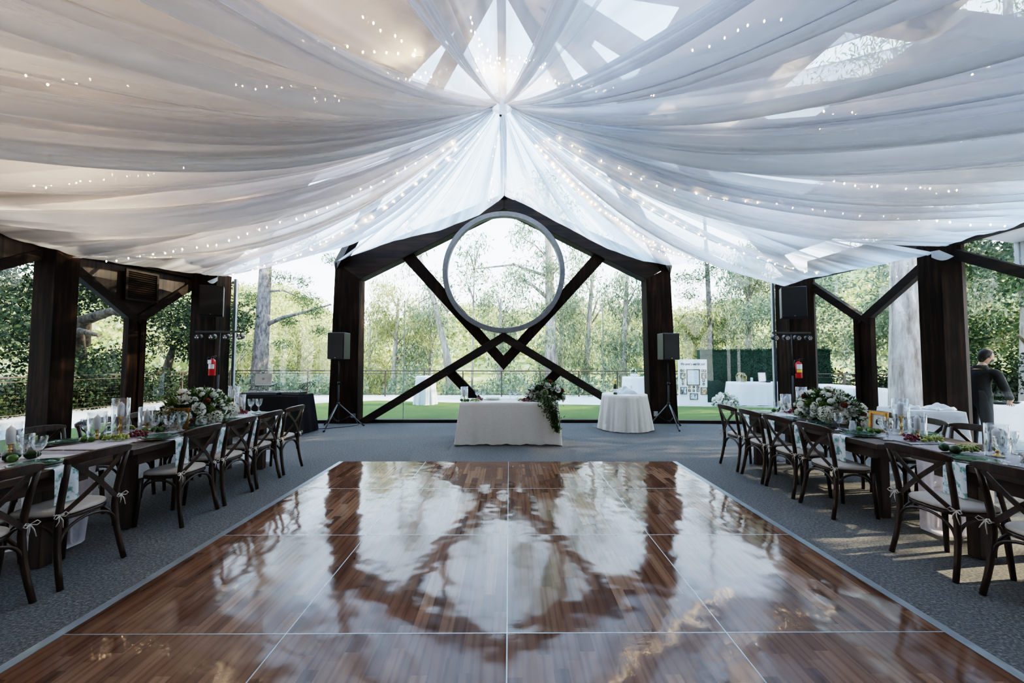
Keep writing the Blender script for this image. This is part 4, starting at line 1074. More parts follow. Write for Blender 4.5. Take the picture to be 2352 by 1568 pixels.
def arrangement(name, loc, rz, half, label, counts, seed, nleaf=2300, base=True, cat='flower arrangement', group=None, zc=.20):
    r = random.Random(seed); o = empty(name, loc, rz, label, cat, group); a, b, h = half
    if base:
        m = MB(); m.lathe([(0, 0), (.09, 0), (.10, .01), (.125, .09), (.13, .11), (.12, .11), (.11, .08), (0, .04)], 24); m.build('bowl', M['whitepaint'], o)
    rg = np.random.default_rng(seed)
    d = rg.normal(size=(nleaf, 3)); d[:, 2] = np.abs(d[:, 2]) * 1.0 - .25; d /= np.linalg.norm(d, axis=1)[:, None]
    rad = rg.uniform(.45, 1.14, nleaf) ** .6
    C = d * rad[:, None] * np.array([a, b, h]); C[:, 2] += zc * .55; C[:, 2] = np.maximum(C[:, 2], .045)
    leaf_mesh('foliage', C, .062, M['fern'], o, seed, .30, 0, dirs=d)
    used = []
    for kind, n, sc in counts:
        for i in range(n):
            for _ in range(60):
                th = r.uniform(0, 2 * pi); ph = math.asin(r.uniform(-.18, .97)) if kind != 'hydrangea' else r.uniform(-.35, .1)
                v = Vector((math.cos(ph) * math.cos(th), math.cos(ph) * math.sin(th), math.sin(ph)))
                p = Vector((v.x * a, v.y * b, max(.04, v.z * h + zc * .55))) * r.uniform(.92, 1.06)
                if all((p - q).length > .068 * sc + .02 for q in used): break
            used.append(p); put_flower(kind, r.randrange(2), o, p, (v.x / a, v.y / b, v.z / h + .6), sc * r.uniform(.85, 1.15))
    return o
cnt = (('hydrangea', 5, 1.1), ('rose', 25, 1.15), ('ranunculus', 9, 1), ('white_cluster', 9, 1), ('moss_ball', 9, 1.1), ('rust_bloom', 9, 1))
arrangement('flower_centerpiece', (-3.74, 4.78, .7645), 0, (.215, .46, .30), 'long low centerpiece of white roses and moss on left table', cnt, 21, group='flower centerpieces')
arrangement('flower_centerpiece', (3.95, 4.88, .7645), 0, (.215, .45, .30), 'long low centerpiece of white roses and rust blooms on right table', cnt, 22, group='flower centerpieces')

# ------------------------------------------------------------------ draped tables
def draped(name, shape, h, seed, mat, flare=.05, folds=9, famp=.03, n=160, lv=14, zmin=.004, corner=0.):
    """one cloth: flat top and a skirt to the floor with folds; shape(t)->(x,y,nx,ny,cornerness)"""
    r = random.Random(seed); ph = [r.uniform(0, 6.28) for _ in range(6)]; m = MB(); vs = [(0, 0, h)]
    base = [shape(i / n) for i in range(n)]
    ringz = [(.5, 0), (.97, 0), (1.0, .006)] + [(1.0, .012 + (h - zmin - .012) * (k / lv)) for k in range(1, lv + 1)]
    for sc, d in ringz:
        k = max(0, d) / h
        for i, (x, y, nx_, ny_, cn) in enumerate(base):
            t = i / n; f = math.sin(2 * pi * folds * t + ph[0]) + .5 * math.sin(2 * pi * folds * 2.3 * t + ph[1])
            off = k * flare + k ** .8 * famp * f * (1 + 1.2 * cn) + corner * cn * k ** .9
            vs.append((x * sc + nx_ * off, y * sc + ny_ * off, max(zmin, h - d + .010 * (f + 1) * (k > .98))))
    fs = [(0, 1 + i, 1 + (i + 1) % n) for i in range(n)]
    for j in range(len(ringz) - 1):
        a = 1 + j * n
        fs += [(a + i, a + n + i, a + n + (i + 1) % n, a + (i + 1) % n) for i in range(n)]
    m.add(vs, fs, True); return m.build(name, M[mat])
def rect_shape(a, b, rc=.03):
    per = 4 * (a + b)
    def f(t):
        d = t * per
        segs = [(2 * b, (a, -b), (0, 1), (1, 0)), (2 * a, (a, b), (-1, 0), (0, 1)), (2 * b, (-a, b), (0, -1), (-1, 0)), (2 * a, (-a, -b), (1, 0), (0, -1))]
        for L, p, dr, nn in segs:
            if d <= L + 1e-9:
                x, y = p[0] + dr[0] * d, p[1] + dr[1] * d
                e0 = max(0, 1 - d / .22); e1 = max(0, 1 - (L - d) / .22); cn = max(e0, e1) ** 1.5
                # blend normals at the corners
                i = segs.index((L, p, dr, nn)); pn = segs[i - 1][3]; qn = segs[(i + 1) % 4][3]
                w0, w1 = .5 * e0 ** 2, .5 * e1 ** 2
                vx = nn[0] * (1 - w0 - w1) + pn[0] * w0 + qn[0] * w1; vy = nn[1] * (1 - w0 - w1) + pn[1] * w0 + qn[1] * w1
                l = math.hypot(vx, vy); return (x, y, vx / l, vy / l, cn)
            d -= L
        return (a, -b, 1, 0, 1)
    return f
def round_shape(r): return lambda t: (r * math.cos(2 * pi * t), r * math.sin(2 * pi * t), math.cos(2 * pi * t), math.sin(2 * pi * t), 0)
o = draped('sweetheart_table', rect_shape(.885, .40), .765, 5, 'cream', .02, 13, .006, 320, 14, .012, .09); o.location = (0, 7.52, 0)
tag(o, 'rectangular sweetheart table under a cream floor-length cloth, before the glass', 'table')
o = draped('round_table', round_shape(.49), .775, 8, 'cream', .095, 12, .036, 240); o.location = (2.58, 8.84, 0)
tag(o, 'small round table under a pooling cream cloth, right of sweetheart table', 'table')
# sweetheart table dressing
TS = .7665
sf = arrangement('sweetheart_flowers', (.68, 7.38, TS), 0, (.34, .19, .31), 'white roses and trailing greenery spilling over right end of sweetheart table', (('rose', 20, 1.1), ('ranunculus', 8, 1.1), ('white_cluster', 9, 1.1), ('hydrangea', 1, .8), ('rust_bloom', 3, 1), ('moss_ball', 3, 1)), 31, 2600, False, zc=.10)
rg_ = np.random.default_rng(3); n = 1500; t_ = rg_.uniform(0, 1, n)
C = np.stack([-.05 + .22 * t_ ** .8 + rg_.normal(size=n) * (.075 * (1 - t_) + .022), -.15 - .22 * np.minimum(1, t_ * 5) + rg_.normal(size=n) * .022, .10 - .60 * t_ ** 1.2 + rg_.normal(size=n) * .02], 1)
C[:, 1] = np.where(C[:, 2] < .04, np.minimum(C[:, 1], -.30), C[:, 1])
leaf_mesh('trailing_greenery', C, .045, M['fern'], sf, 4, .35, .6)
PH[0].put((-.83, 7.34, TS), 0, 'glass candle cylinder at left end of sweetheart table'); PS[0].put((-.83, 7.34, TS + .0066), 0, 'gold candlestick at left end of sweetheart table'); PCa.put((-.83, 7.34, TS + .0952), 0, 'white pointed candle at left end of sweetheart table')
for x, y, l in ((-.80, 7.20, 'left one on sweetheart table'), (-.75, 7.22, 'middle one on sweetheart table'), (-.87, 7.26, 'rear one on sweetheart table')): PL.put((x, y, TS + .002), 0, 'green lime, ' + l)
PGG.put((-.62, 7.21, TS + .003), 0, 'bunch of green grapes at left end of sweetheart table', None, .9)
PGR.put((-.56, 7.36, TS + .003), .4, 'bunch of red grapes at left end of sweetheart table', None, 1.0)
PGR.put((.30, 7.24, TS + .003), .2, 'bunch of red grapes beside sweetheart flowers', None, 1.0)
PGG.put((.24, 7.34, TS + .003), .2, 'bunch of green grapes beside sweetheart flowers', None, .8)
for x, y, l in ((.02, 7.78, 'left of pair at back of sweetheart table'), (.12, 7.80, 'right of pair at back of sweetheart table'), (-.62, 7.68, 'left of pair behind red grapes on sweetheart table'), (-.50, 7.72, 'right of pair behind red grapes on sweetheart table')): PGb.put((x, y, TS), 0, 'cut crystal goblet ' + l)
for x, l in ((-.32, 'left'), (.28, 'right')):
    PC.put((x, 7.62, TS + .004), 0, 'clear glass charger at %s place of sweetheart table' % l); PG.put((x, 7.62, TS + .013), 0, 'green pressed glass plate at %s place of sweetheart table' % l)
# round table: bottle, napkin heap, glasses
bt = empty('champagne_bottle', (2.33, 8.66, .7765), 0, 'green champagne bottle with gold foil neck on the round table', 'bottle')
m = MB(); m.lathe([(0, .006), (.038, 0), (.042, .006), (.042, .155), (.038, .185), (.018, .235), (.0145, .262), (0, .262)], 20); m.build('body', plain('bottle_glass', (.015, .045, .014), .12, 0, .1, 5, 0, .7), bt)
m = MB(); m.lathe([(.0185, .232), (.0155, .262), (.0165, .295), (.017, .308), (0, .312)], 16); m.build('foil', M['gold'], bt)
m = MB(); m.lathe([(.0426, .045), (.0427, .05), (.0427, .115), (.0426, .12)], 20); m.build('paper_label', M['paper'], bt)
def crumple(name, a, b, h, seed, mat='white'):
    r = random.Random(seed); ph = [r.uniform(0, 6) for _ in range(8)]
    def fn(u, v):
        x, y = (u - .5) * 2, (v - .5) * 2; e = max(0, 1 - max(abs(x), abs(y)) ** 2.4)
        z = h * e ** .6 * (.62 + .22 * math.sin(4 * x + ph[0] + 1.5 * y) + .2 * math.sin(5 * y + ph[1]) + .1 * math.sin(9 * x - 7 * y + ph[2]))
        return (x * a + .02 * math.sin(5 * y + ph[3]), y * b + .02 * math.sin(5 * x + ph[4]), max(0, z) + .001)
    m = MB(); m.grid(fn, 26, 26); return m.build(name, M[mat])
tag(crumple('napkin_heap', .25, .13, .15, 4, 'white'), 'crumpled white cloth heaped on the round table', 'cloth').location = (2.60, 8.90, .7765)
for x, y, l in ((2.50, 8.62, 'left'), (2.68, 8.66, 'right')):
    g = empty('champagne_flute', (x, y, .7765), 0, 'slim clear champagne flute, %s one on the round table' % l, 'glass', 'champagne flutes')
    m = MB(); m.lathe([(0, 0), (.030, 0), (.030, .002), (.005, .006), (.004, .08), (.010, .09), (.022, .12), (.024, .17), (.022, .20), (.0205, .20), (.0215, .16), (.01, .10), (0, .095)], 16); m.build('bowl', M['glass'], g)
kn2 = PK.put((2.80, 8.62, .778), 1.2, 'cake knife lying at right edge of the round table'); 

# ------------------------------------------------------------------ DJ corner
o = draped('dj_table', rect_shape(.78, .33), .80, 12, 'blackcloth', .05, 8, .02, 240, 12, .006, .10); o.location = (-5.02, 8.28, 0); tag(o, 'black cloth-covered DJ table in front of left glass wall', 'table')
ct = empty('dj_controller', (-5.05, 8.2, .806), 0, 'flat black DJ controller with jog wheels on black cloth table', 'DJ controller')
m = MB(); m.box(-.36, .36, -.18, .18, 0, .055); m.build('body', M['black'], ct, .006)
for s in (-1, 1): m = MB(); m.lathe([(0, .055), (.095, .055), (.095, .066), (.085, .070), (0, .070)], 24, (s * .22, 0, 0)); m.build('jog_wheel', M['steel'], ct)
for i in range(4):
    for j in range(4): m = MB(); m.lathe([(.011, .0545), (.010, .072), (0, .072)], 8, (-.07 + i * .046, -.10 + j * .06, 0)); m.build('knob', M['chrome'], ct)
ls = empty('laptop_stand', (-5.19, 8.50, .806), 0, 'black wire stand raising the laptop behind DJ controller', 'stand')
m = MB()
for s in (-1, 1):
    m.tube([(s * .14, -.10, .006), (s * .14, .10, .006), (s * .14, .10, .18), (s * .14, -.13, .15)], .006, 6)
m.tube([(-.14, .10, .006), (.14, .10, .006)], .006, 6); m.tube([(-.14, .10, .18), (.14, .10, .18)], .006, 6); m.build('frame', M['black'], ls)
lp = empty('laptop', (-5.19, 8.48, .972), 0, 'silver laptop open on a stand, its lid towards the room', 'laptop')
m = MB(); m.box(-.17, .17, -.12, .12, -.004, .010, 0); b = m.build('keyboard_base', M['black'], lp, .003); b.rotation_euler = (.16, 0, 0); b.location = (0, 0, .018)
m = MB(); m.box(-.175, .175, -.004, .004, 0, .235); lid = m.build('lid', plain('laptop_lid', (.24, .235, .22), .4, .4), lp, .003); lid.location = (0, -.115, .024); lid.rotation_euler = (-.14, 0, 0)
m = MB(); m.tube([(.020 * math.cos(a), -.0052, .125 + .020 * math.sin(a)) for a in [2 * pi * k / 16 for k in range(17)]], .0016, 5); m.tube([(-.006, -.0052, .115), (-.002, -.0052, .137)], .0016, 5); m.tube([(.003, -.0052, .113), (.007, -.0052, .135)], .0016, 5)
lg = m.build('lid_logo', M['black'], lp); lg.location = lid.location; lg.rotation_euler = lid.rotation_euler
mx_ = empty('audio_mixer', (-4.44, 8.20, .806), -.1, 'small black audio mixer with looped cables at right end of DJ table', 'mixer')
m = MB(); m.box(-.20, .20, -.13, .13, 0, .06); m.build('body', M['black'], mx_, .005)
for i in range(6):
    for j in range(3): m = MB(); m.lathe([(.009, .0595), (.008, .078), (0, .078)], 8, (-.15 + i * .06, -.08 + j * .07, 0)); m.build('knob', M['chrome'], mx_)
m = MB()
for k in range(4):
    c = Vector((.08 + .035 * k, .02 * k, .10)); m.tube([c + Vector(((.06 + .01 * k) * math.cos(a), .03 * math.sin(a), (.05 + .012 * k) * math.sin(a + .5))) for a in [2 * pi * q / 20 for q in range(21)]], .0055, 5)
tag(m.build('cable_coil', M['black']), 'loops of black cable piled at right end of DJ table', 'cable').location = (-4.40, 8.26, .872)

# loudspeakers
def speaker(loc, rz, label, w=.40, h=.60, d=.34):
    s_ = empty('loudspeaker', loc, rz, label, 'loudspeaker')
    m = MB(); m.slab([(-w / 2, -d / 2), (w / 2, -d / 2), (w / 2 * .78, d / 2), (-w / 2 * .78, d / 2)], 0, h); m.build('cabinet', M['black'], s_, .014)
    m = MB(); m.box(-w / 2 + .016, w / 2 - .016, -d / 2 - .010, -d / 2 - .001, .02, h - .02); m.build('grille', M['grille'], s_, .006)
    m = MB(); m.box(-.012, .012, -d / 2 - .012, -d / 2 - .010, .030, .040); m.build('badge', M['tin'], s_)
    return s_
def tripod(loc, top, label, rz=0, rad=.56, hub=.52):
    t = empty('speaker_stand', loc, rz, label, 'tripod stand', 'black tripod speaker stands')
    m = MB(); m.tube([(0, 0, .12), (0, 0, 1.0)], .018, 10); m.tube([(0, 0, 1.0), (0, 0, top)], .0145, 10); m.build('pole', M['black'], t)
    m = MB(); m.tube([(0, 0, hub - .03), (0, 0, hub + .05)], .032, 10); m.tube([(0, 0, .12), (0, 0, .17)], .028, 10); m.tube([(0, 0, .97), (0, 0, 1.03)], .026, 10); m.build('collar', M['black'], t)
    m = MB(); m.tube([(.02, 0, 1.0), (.06, 0, 1.0)], .012, 8); m.build('knob', M['black'], t)
    for k in range(3):
        a = 2 * pi * k / 3 - pi / 2 - .35; c, sn = math.cos(a), math.sin(a)
        m = MB(); m.tube([(c * .03, sn * .03, hub), (c * (rad - .04), sn * (rad - .04), .035)], .013, 8); lg = m.build('leg', M['steel'], t)
        m = MB(); m.tube([(c * (rad - .05), sn * (rad - .05), .045), (c * rad, sn * rad, .014)], [.016, .019], 8); m.build('rubber_foot', M['black'], lg)
        m = MB(); m.tube([(c * .03, sn * .03, .145), (c * rad * .52, sn * rad * .52, .26)], .007, 6); m.build('strut', M['black'], t)
    return t
tripod((-3.84, 8.93, 0), 1.532, 'black tripod stand before left gable post', .25); speaker((-3.84, 8.95, 1.535), -.15, 'black loudspeaker on a tripod before left gable post')
tripod((3.61, 8.93, 0), 1.532, 'black tripod stand before right gable post', .44, .46); speaker((3.61, 8.95, 1.535), .15, 'black loudspeaker on a tripod before right gable post')
speaker((-6.52, 8.66, 2.47), .45, 'black loudspeaker fixed high on back left corner post', .44, .66, .36)
speaker((6.28, 8.66, 2.46), -.35, 'black loudspeaker fixed high on back right corner post', .48, .68, .36)
def light_bar(loc, label, wdt, lens):
    t = empty('stage_light_bar', loc, 0, label, 'stage lights')
    m = MB(); m.tube([(0, 0, .02), (0, 0, 1.2)], .017, 8); m.tube([(0, 0, 1.2), (0, 0, 2.10)], .013, 8); m.build('pole', M['black'], t)
    for k in range(3):
        a = 2 * pi * k / 3 + .6; m = MB(); m.tube([(0, 0, .35), (.26 * math.cos(a), .26 * math.sin(a), .014)], .012, 6); m.build('leg', M['black'], t)
    m = MB(); m.box(-wdt / 2, wdt / 2, -.02, .02, 2.10, 2.14); m.build('crossbar', M['black'], t)
    for k in range(4):
        x = -wdt * .44 + wdt * .88 * k / 3
        m = MB(); m.tube([(x, .05, 2.02), (x, -.055, 2.005)], .058, 16); m.tube([(x, 0, 2.07), (x, 0, 2.11)], .010, 6); hd = m.build('light_head', M['black'], t)
        if lens == 3: P = [(.026 * math.cos(a), .026 * math.sin(a)) for a in (pi / 2, pi / 2 + 2.09, pi / 2 + 4.19)]; rr = .018
        else: P = [(0, 0)] + [(.034 * math.cos(a), .034 * math.sin(a)) for a in [pi / 3 * q for q in range(6)]]; rr = .011
        for px_, pz_ in P:
            m = MB(); m.sphere((x + px_, -.056, 2.005 + pz_), (rr, .008, rr), 8, 6); m.build('lens', M['lens'], hd)
    return t
light_bar((-6.20, 8.46, 0), 'black stand with a bar of four three-lens stage lights before back left corner post', 1.02, 3)
light_bar((6.08, 8.42, 0), 'black stand with a bar of four round LED stage lights before back right corner post', .82, 7)
def extinguisher(loc, label, kind):
    e = empty('fire_extinguisher', loc, 0, label, 'fire extinguisher')
    m = MB(); m.lathe([(0, 0), (.062, 0), (.066, .01), (.066, .30), (.055, .345), (.025, .365), (.022, .38), (0, .38)], 20); m.build('cylinder', M['red'], e)
    m = MB(); m.lathe([(.020, .38), (.024, .40), (.020, .42), (0, .42)], 12); m.beam((0, 0, .425), (.10, -.01, .435), .022, .012); m.beam((0, 0, .405), (.085, -.01, .395), .020, .008); m.build('handle', M['black'], e)
    m = MB(); m.tube([(-.02, 0, .40), (-.09, -.01, .40), (-.105, -.01, .30), (-.085, -.02, .10)], .011, 8); m.build('hose', M['black'], e)
    def band(z0, z1, mat, nm):
        m = MB(); P = [(-.1 + .2 * 0, 0)]; n = 12; vs = []
        for z in (z0, z1):
            for k in range(n + 1): a = -pi + .35 + (pi - .7) * k / n; vs.append((.0668 * math.cos(a), .0668 * math.sin(a), z))
        m.add(vs, [(k, k + 1, n + 2 + k, n + 1 + k) for k in range(n)], True); m.build(nm, M[mat], e)
    if kind: band(.20, .31, 'paper', 'label'); band(.13, .19, 'yellow', 'yellow_label')
    else:
        band(.15, .25, 'paper', 'label'); m = MB(); m.box(-.05, .03, -.072, -.069, .26, .345); m.build('tag', M['paper'], e)
    return e
extinguisher((-6.62 + .02, 8.81, 1.17), 'red fire extinguisher with white tag on back left corner post', 0)
extinguisher((6.50, 8.81, 1.13), 'red fire extinguisher with yellow and white labels on back right corner post', 1)
m = MB(); m.tube([(-4.2, 8.75, .012), (-4.0, 8.8, .010), (-3.6, 9.1, .010), (-3.5, 9.25, .012), (-3.62, 9.3, .2)], .008, 6); tag(m.build('cable', M['black']), 'black cable running along floor by left tripod stand', 'cable')
m = MB(); m.box(-.06, .06, -.008, 0, -.05, .05); o = m.build('outlet_cover', M['tin']); o.location = (-3.72, FY - .012, .19); tag(o, 'metal outlet cover low on left gable post', 'outlet')
m = MB(); m.box(-.05, .05, -.008, 0, -.06, .06); o = m.build('outlet_cover', M['tin']); o.location = (3.52, FY - .012, .24); tag(o, 'metal outlet cover low on right gable post', 'outlet')
# sunlit white serving table inside the right wall
o = draped('serving_table', rect_shape(.40, .27), .78, 17, 'white', .03, 6, .02, 200, 12, .006, .08); o.location = (6.40, 6.14, 0); o.rotation_euler = (0, 0, -.25); tag(o, 'white cloth-covered serving table behind the right far table', 'table')
for k, (x, y, s_) in enumerate(((6.20, 6.20, 1), (6.60, 6.06, 2))):
    tag(crumple('folded_cloth', .17, .14, .09, s_ + 30), 'rumpled white cloth, %s one on the white serving table' % ('left' if k == 0 else 'right'), 'cloth', 'loose cloths on the serving table').location = (x, y, .787)
# ------------------------------------------------------------------ outside: railing, seating board, tables
GZ = -.055
def railing(pts, label, sp=1.55, h=1.09):
    t = empty('metal_railing', (pts[0][0], pts[0][1], GZ), 0, label, 'railing'); o0 = Vector((pts[0][0], pts[0][1], 0))
    P = [Vector((x, y, 0)) - o0 for x, y in pts]; m = MB()
    m.tube([p + Vector((0, 0, h)) for p in P], .024, 8); m.build('handrail', M['railmetal'], t)
    m = MB()
    for z in (.10, h - .12): m.tube([p + Vector((0, 0, z)) for p in P], .012, 6)
    f = polyline(P); L = sum((b - a).length for a, b in zip(P[:-1], P[1:]))
    nv = int(L / .16)
    for i in range(nv + 1): p = f(i / nv); m.beam(p + Vector((0, 0, .1)), p + Vector((0, 0, h - .12)), .0022, .0022)
    for k in range(6):
        z = .1 + (h - .22) * k / 6
        for a, b in zip(P[:-1], P[1:]): m.beam(a + Vector((0, 0, z)), b + Vector((0, 0, z)), .0022, .0022)
    m.build('wire_mesh', M['railmetal'], t)
    n = int(L / sp)
    for i in range(n + 1):
        p = f(i / n); m = MB(); m.box(p.x - .022, p.x + .022, p.y - .022, p.y + .022, 0, h); m.build('post', M['railmetal'], t)
M['railmetal'] = plain('rust_brown_metal', (.06, .042, .03), .6, .2)
railing([(-11.9, 16.9), (9.6, 16.9)], 'brown metal railing with wire mesh along back of the patio')
railing([(-13.2, 6.0), (-13.1, 10.0), (-11.9, 16.6)], 'brown metal railing along left side of the patio')
railing([(10.2, 14.2), (14.5, 13.0), (16.0, 8.0)], 'dark metal railing beyond the right glass wall')
def cocktail(loc, r, h, label, seed, fl=.03):
    o = draped('cocktail_table', round_shape(r), h, seed, 'white', fl, 10, .022, 140, 10, .004); o.location = loc; return tag(o, label, 'table')
cocktail((-2.93, 13.85, GZ), .33, 1.0, 'tall white cloth-covered cocktail table on the lawn edge, left of center', 41, .09)
cocktail((4.85, 15.3, GZ), .44, .92, 'white cloth-covered round table outside, behind the cream round table', 42, .02)
v = arrangement('bud_vase_flowers', (4.80, 15.2, GZ + .925), 0, (.12, .10, .13), 'small white flowers in a vase on the outdoor round table', (('rose', 4, .9), ('white_cluster', 4, .9)), 51, 160, True, zc=.30)
# seating board with frames
sb = empty('seating_board', (6.42, 13.75, GZ), 0, 'tall white seating board with script line, framed list and little photo frames', 'sign')
m = MB(); m.box(-.50, .50, 0, .04, 0, 1.60); m.build('board', M['whitepaint'], sb)
M['pframe'] = plain('dark_gold_frame', (.10, .075, .04), .4, .3); M['photo'] = None
def photo_mat(i, stops):
    t = NT('snapshot_%d' % i); n = t.noise(t.coord((9, 9, 9)), 1.2 + .2 * i, 2); return t.done(t.bsdf(t.ramp(n, stops), .6))
PH_ = [photo_mat(0, [(.35, (.06, .07, .05)), (.5, (.35, .36, .28)), (.65, (.75, .75, .68))]), photo_mat(1, [(.35, (.02, .02, .02)), (.5, (.42, .50, .56)), (.65, (.78, .8, .8))]), photo_mat(2, [(.35, (.25, .12, .05)), (.5, (.55, .42, .22)), (.65, (.45, .58, .66))])]
def bframe(x, z, w, h, mat, t=.018, nm='photo_frame'):
    m = MB(); y0, y1 = -.022, -.001
    m.box(x - w / 2, x + w / 2, y0, y1, z + h / 2 - t, z + h / 2); m.box(x - w / 2, x + w / 2, y0, y1, z - h / 2, z - h / 2 + t)
    m.box(x - w / 2, x - w / 2 + t, y0, y1, z - h / 2, z + h / 2); m.box(x + w / 2 - t, x + w / 2, y0, y1, z - h / 2, z + h / 2)
    f = m.build(nm, M['pframe'], sb)
    m = MB(); m.box(x - w / 2 + t * .8, x + w / 2 - t * .8, -.010, -.002, z - h / 2 + t * .8, z + h / 2 - t * .8); m.build('picture', mat, f); return f
def q(px, py): return ((px - 550) / 840 * 1.0, 1.60 - (py - 88) / 1345 * 1.60)
M['listpaper'] = plain('list_paper', (.60, .67, .78), .7, 0, .03)
lf = bframe(*q(557, 613), .455, .56, M['listpaper'], .026, 'list_frame')
m = MB()
for cx_ in (-.10, .10):
    for blk in range(3):
        for ln in range(6):
            x, z = q(557, 613); z = z + .20 - blk * .155 - ln * .019; wdt = .035 + .02 * ((ln * 7 + blk * 3) % 3) / 2
            m.box(x + cx_ - wdt, x + cx_ + wdt, -.0112, -.0105, z - .003, z + .003)
m.build('lettering', plain('grey_ink', (.36, .42, .52), .7), lf)
for px_, py_, w_, h_, i in ((256, 568, .17, .20, 0), (872, 568, .17, .20, 0), (272, 1003, .225, .25, 1), (868, 1012, .225, .25, 2), (567, 1175, .275, .215, 1)): bframe(*q(px_, py_), w_, h_, PH_[i])
for i, (px_, py_) in enumerate(((212, 418), (292, 415), (832, 418), (905, 420), (258, 702), (258, 802), (862, 708), (862, 812), (442, 902), (568, 897), (692, 905), (442, 1000), (567, 1003), (692, 998))):
    x, z = q(px_, py_); m = MB()
    if i in (0, 1, 2, 5, 7, 8, 9, 12): m.tube([(x + .033 * math.cos(a), -.008, z + .040 * math.sin(a)) for a in [2 * pi * k / 14 for k in range(15)]], .009, 5)
    else:
        for s in (-1, 1): m.box(x - .038, x + .038, -.014, -.001, z + s * .036 - .008, z + s * .036 + .008); m.box(x + s * .034 - .008, x + s * .034 + .008, -.014, -.001, z - .036, z + .036)
    f = m.build('miniature_frame', M['pframe'], sb); m = MB(); m.box(x - .024, x + .024, -.006, -.001, z - .026, z + .026); m.build('picture', PH_[i % 3], f)
text_obj('lettering', 'We saved a seat for you!', .125, M['ink'], sb, (0, -.003, 1.435), (pi / 2, 0, 0), .35, .001, 'CENTER', .68)
arrangement('ground_flowers', (7.42, 13.55, GZ), 0, (.42, .26, .40), 'mound of white roses and leaves on the patio beside the seating board', (('rose', 20, 1.5), ('ranunculus', 5, 1.4), ('white_cluster', 5, 1.4)), 61, 1100, False, zc=.12)
# box hedge wall, outdoor tables
m = MB(); m.box(7.2, 12.1, 14.75, 15.05, GZ, 1.90); M['boxhedge'] = plain('box_hedge', (.010, .032, .018), .8, 0, .5, 30, .8)
hd = empty('hedge_wall', (0, 0, 0), 0, 'tall clipped dark green hedge wall behind the seating board', 'hedge'); m.build('hedge_core', M['boxhedge'], hd)
rgh = np.random.default_rng(9); n = 9000
C = np.stack([rgh.uniform(7.17, 12.13, n), np.where(rgh.random(n) < .8, rgh.uniform(14.69, 14.77, n), rgh.uniform(14.7, 15.1, n)), rgh.uniform(GZ + .02, 1.93, n)], 1)
top = rgh.random(n) < .15; C[top, 2] = rgh.uniform(1.86, 1.95, top.sum())
M['hedgeleaf'] = leaf('hedge_leaf', [(0, (.008, .026, .016)), (.7, (.018, .055, .032)), (1, (.05, .11, .06))], .2)
o = leaf_mesh('foliage', C, .055, M['hedgeleaf'], hd, 9, .6); o['kind'] = 'stuff'
o = draped('buffet_table', rect_shape(1.05, .38), .80, 71, 'white', .04, 9, .012, 240, 10, .004, .10); o.location = (8.95, 13.95, GZ); tag(o, 'long white cloth-covered table in front of the hedge wall', 'table')
f = empty('photo_frame', (8.86, 13.75, GZ + .804), 0, 'pale photo frame standing on the table before the hedge', 'picture frame')
m = MB(); m.box(-.14, .14, -.01, .01, 0, .34); a = m.build('frame', M['tin'], f); m = MB(); m.box(-.105, .105, -.014, -.008, .035, .305); b = m.build('picture', M['paper'], f); f.rotation_euler = (-.12, 0, .1)
f = empty('card_box', (8.15, 13.80, GZ + .812), .2, 'small glass terrarium card box on the table before the hedge', 'box')
m = MB(); P = [(-.13, 0), (.13, 0), (.15, .20), (.06, .32), (-.06, .32), (-.15, .20)]; m.prism(P, -.08, .08); m.build('glass_body', M['glass'], f)
m = MB()
for a, b in zip(P, P[1:] + P[:1]):
    for y in (-.08, .08): m.tube([(a[0], y, a[1]), (b[0], y, b[1])], .006, 5)
for a in P: m.tube([(a[0], -.08, a[1]), (a[0], .08, a[1])], .006, 5)
m.build('wire_frame', M['gold'], f)
m = MB(); m.box(-.06, .06, -.05, .05, 0, .06); tag(m.build('camera', M['black'], bevel=.01), 'little black instant camera before the pale frame on outdoor table', 'camera').location = (9.00, 13.66, GZ + .804)
m = MB(); m.lathe([(0, 0), (.04, 0), (.045, .16), (.042, .16), (.037, .01), (0, .01)], 16); tag(m.build('glass_vase', M['glass']), 'small clear glass between card box and pale frame outdoors', 'glass').location = (8.50, 13.78, GZ + .804)
o = draped('buffet_table', rect_shape(.45, .95), .84, 72, 'white', .04, 9, .012, 200, 8, .004, .08); o.location = (9.62, 11.4, GZ); tag(o, 'white cloth table outside behind right flowers, between corner post and mullion', 'table')
o = draped('buffet_table', rect_shape(.95, .36), .79, 73, 'white', .04, 9, .012, 200, 8, .004, .08); o.location = (9.52, 7.36, GZ); tag(o, 'white cloth table outside, man leaning a hand on it', 'table')
for k, (x, y, r_) in enumerate(((9.0, 7.2, .14), (9.35, 7.3, .12), (9.2, 7.5, .10))):
    m = MB(); m.lathe([(0, 0), (r_ * .7, 0), (r_, .03), (r_, .036), (r_ * .7, .012), (0, .012)], 20); tag(m.build('serving_tray', M['black']), ('black serving dish nearest the man on the outdoor table', 'black serving dish at right on the outdoor table', 'small black dish at back of the outdoor table')[k], 'dish', 'dishes on the outdoor table').location = (x, y, GZ + .795)

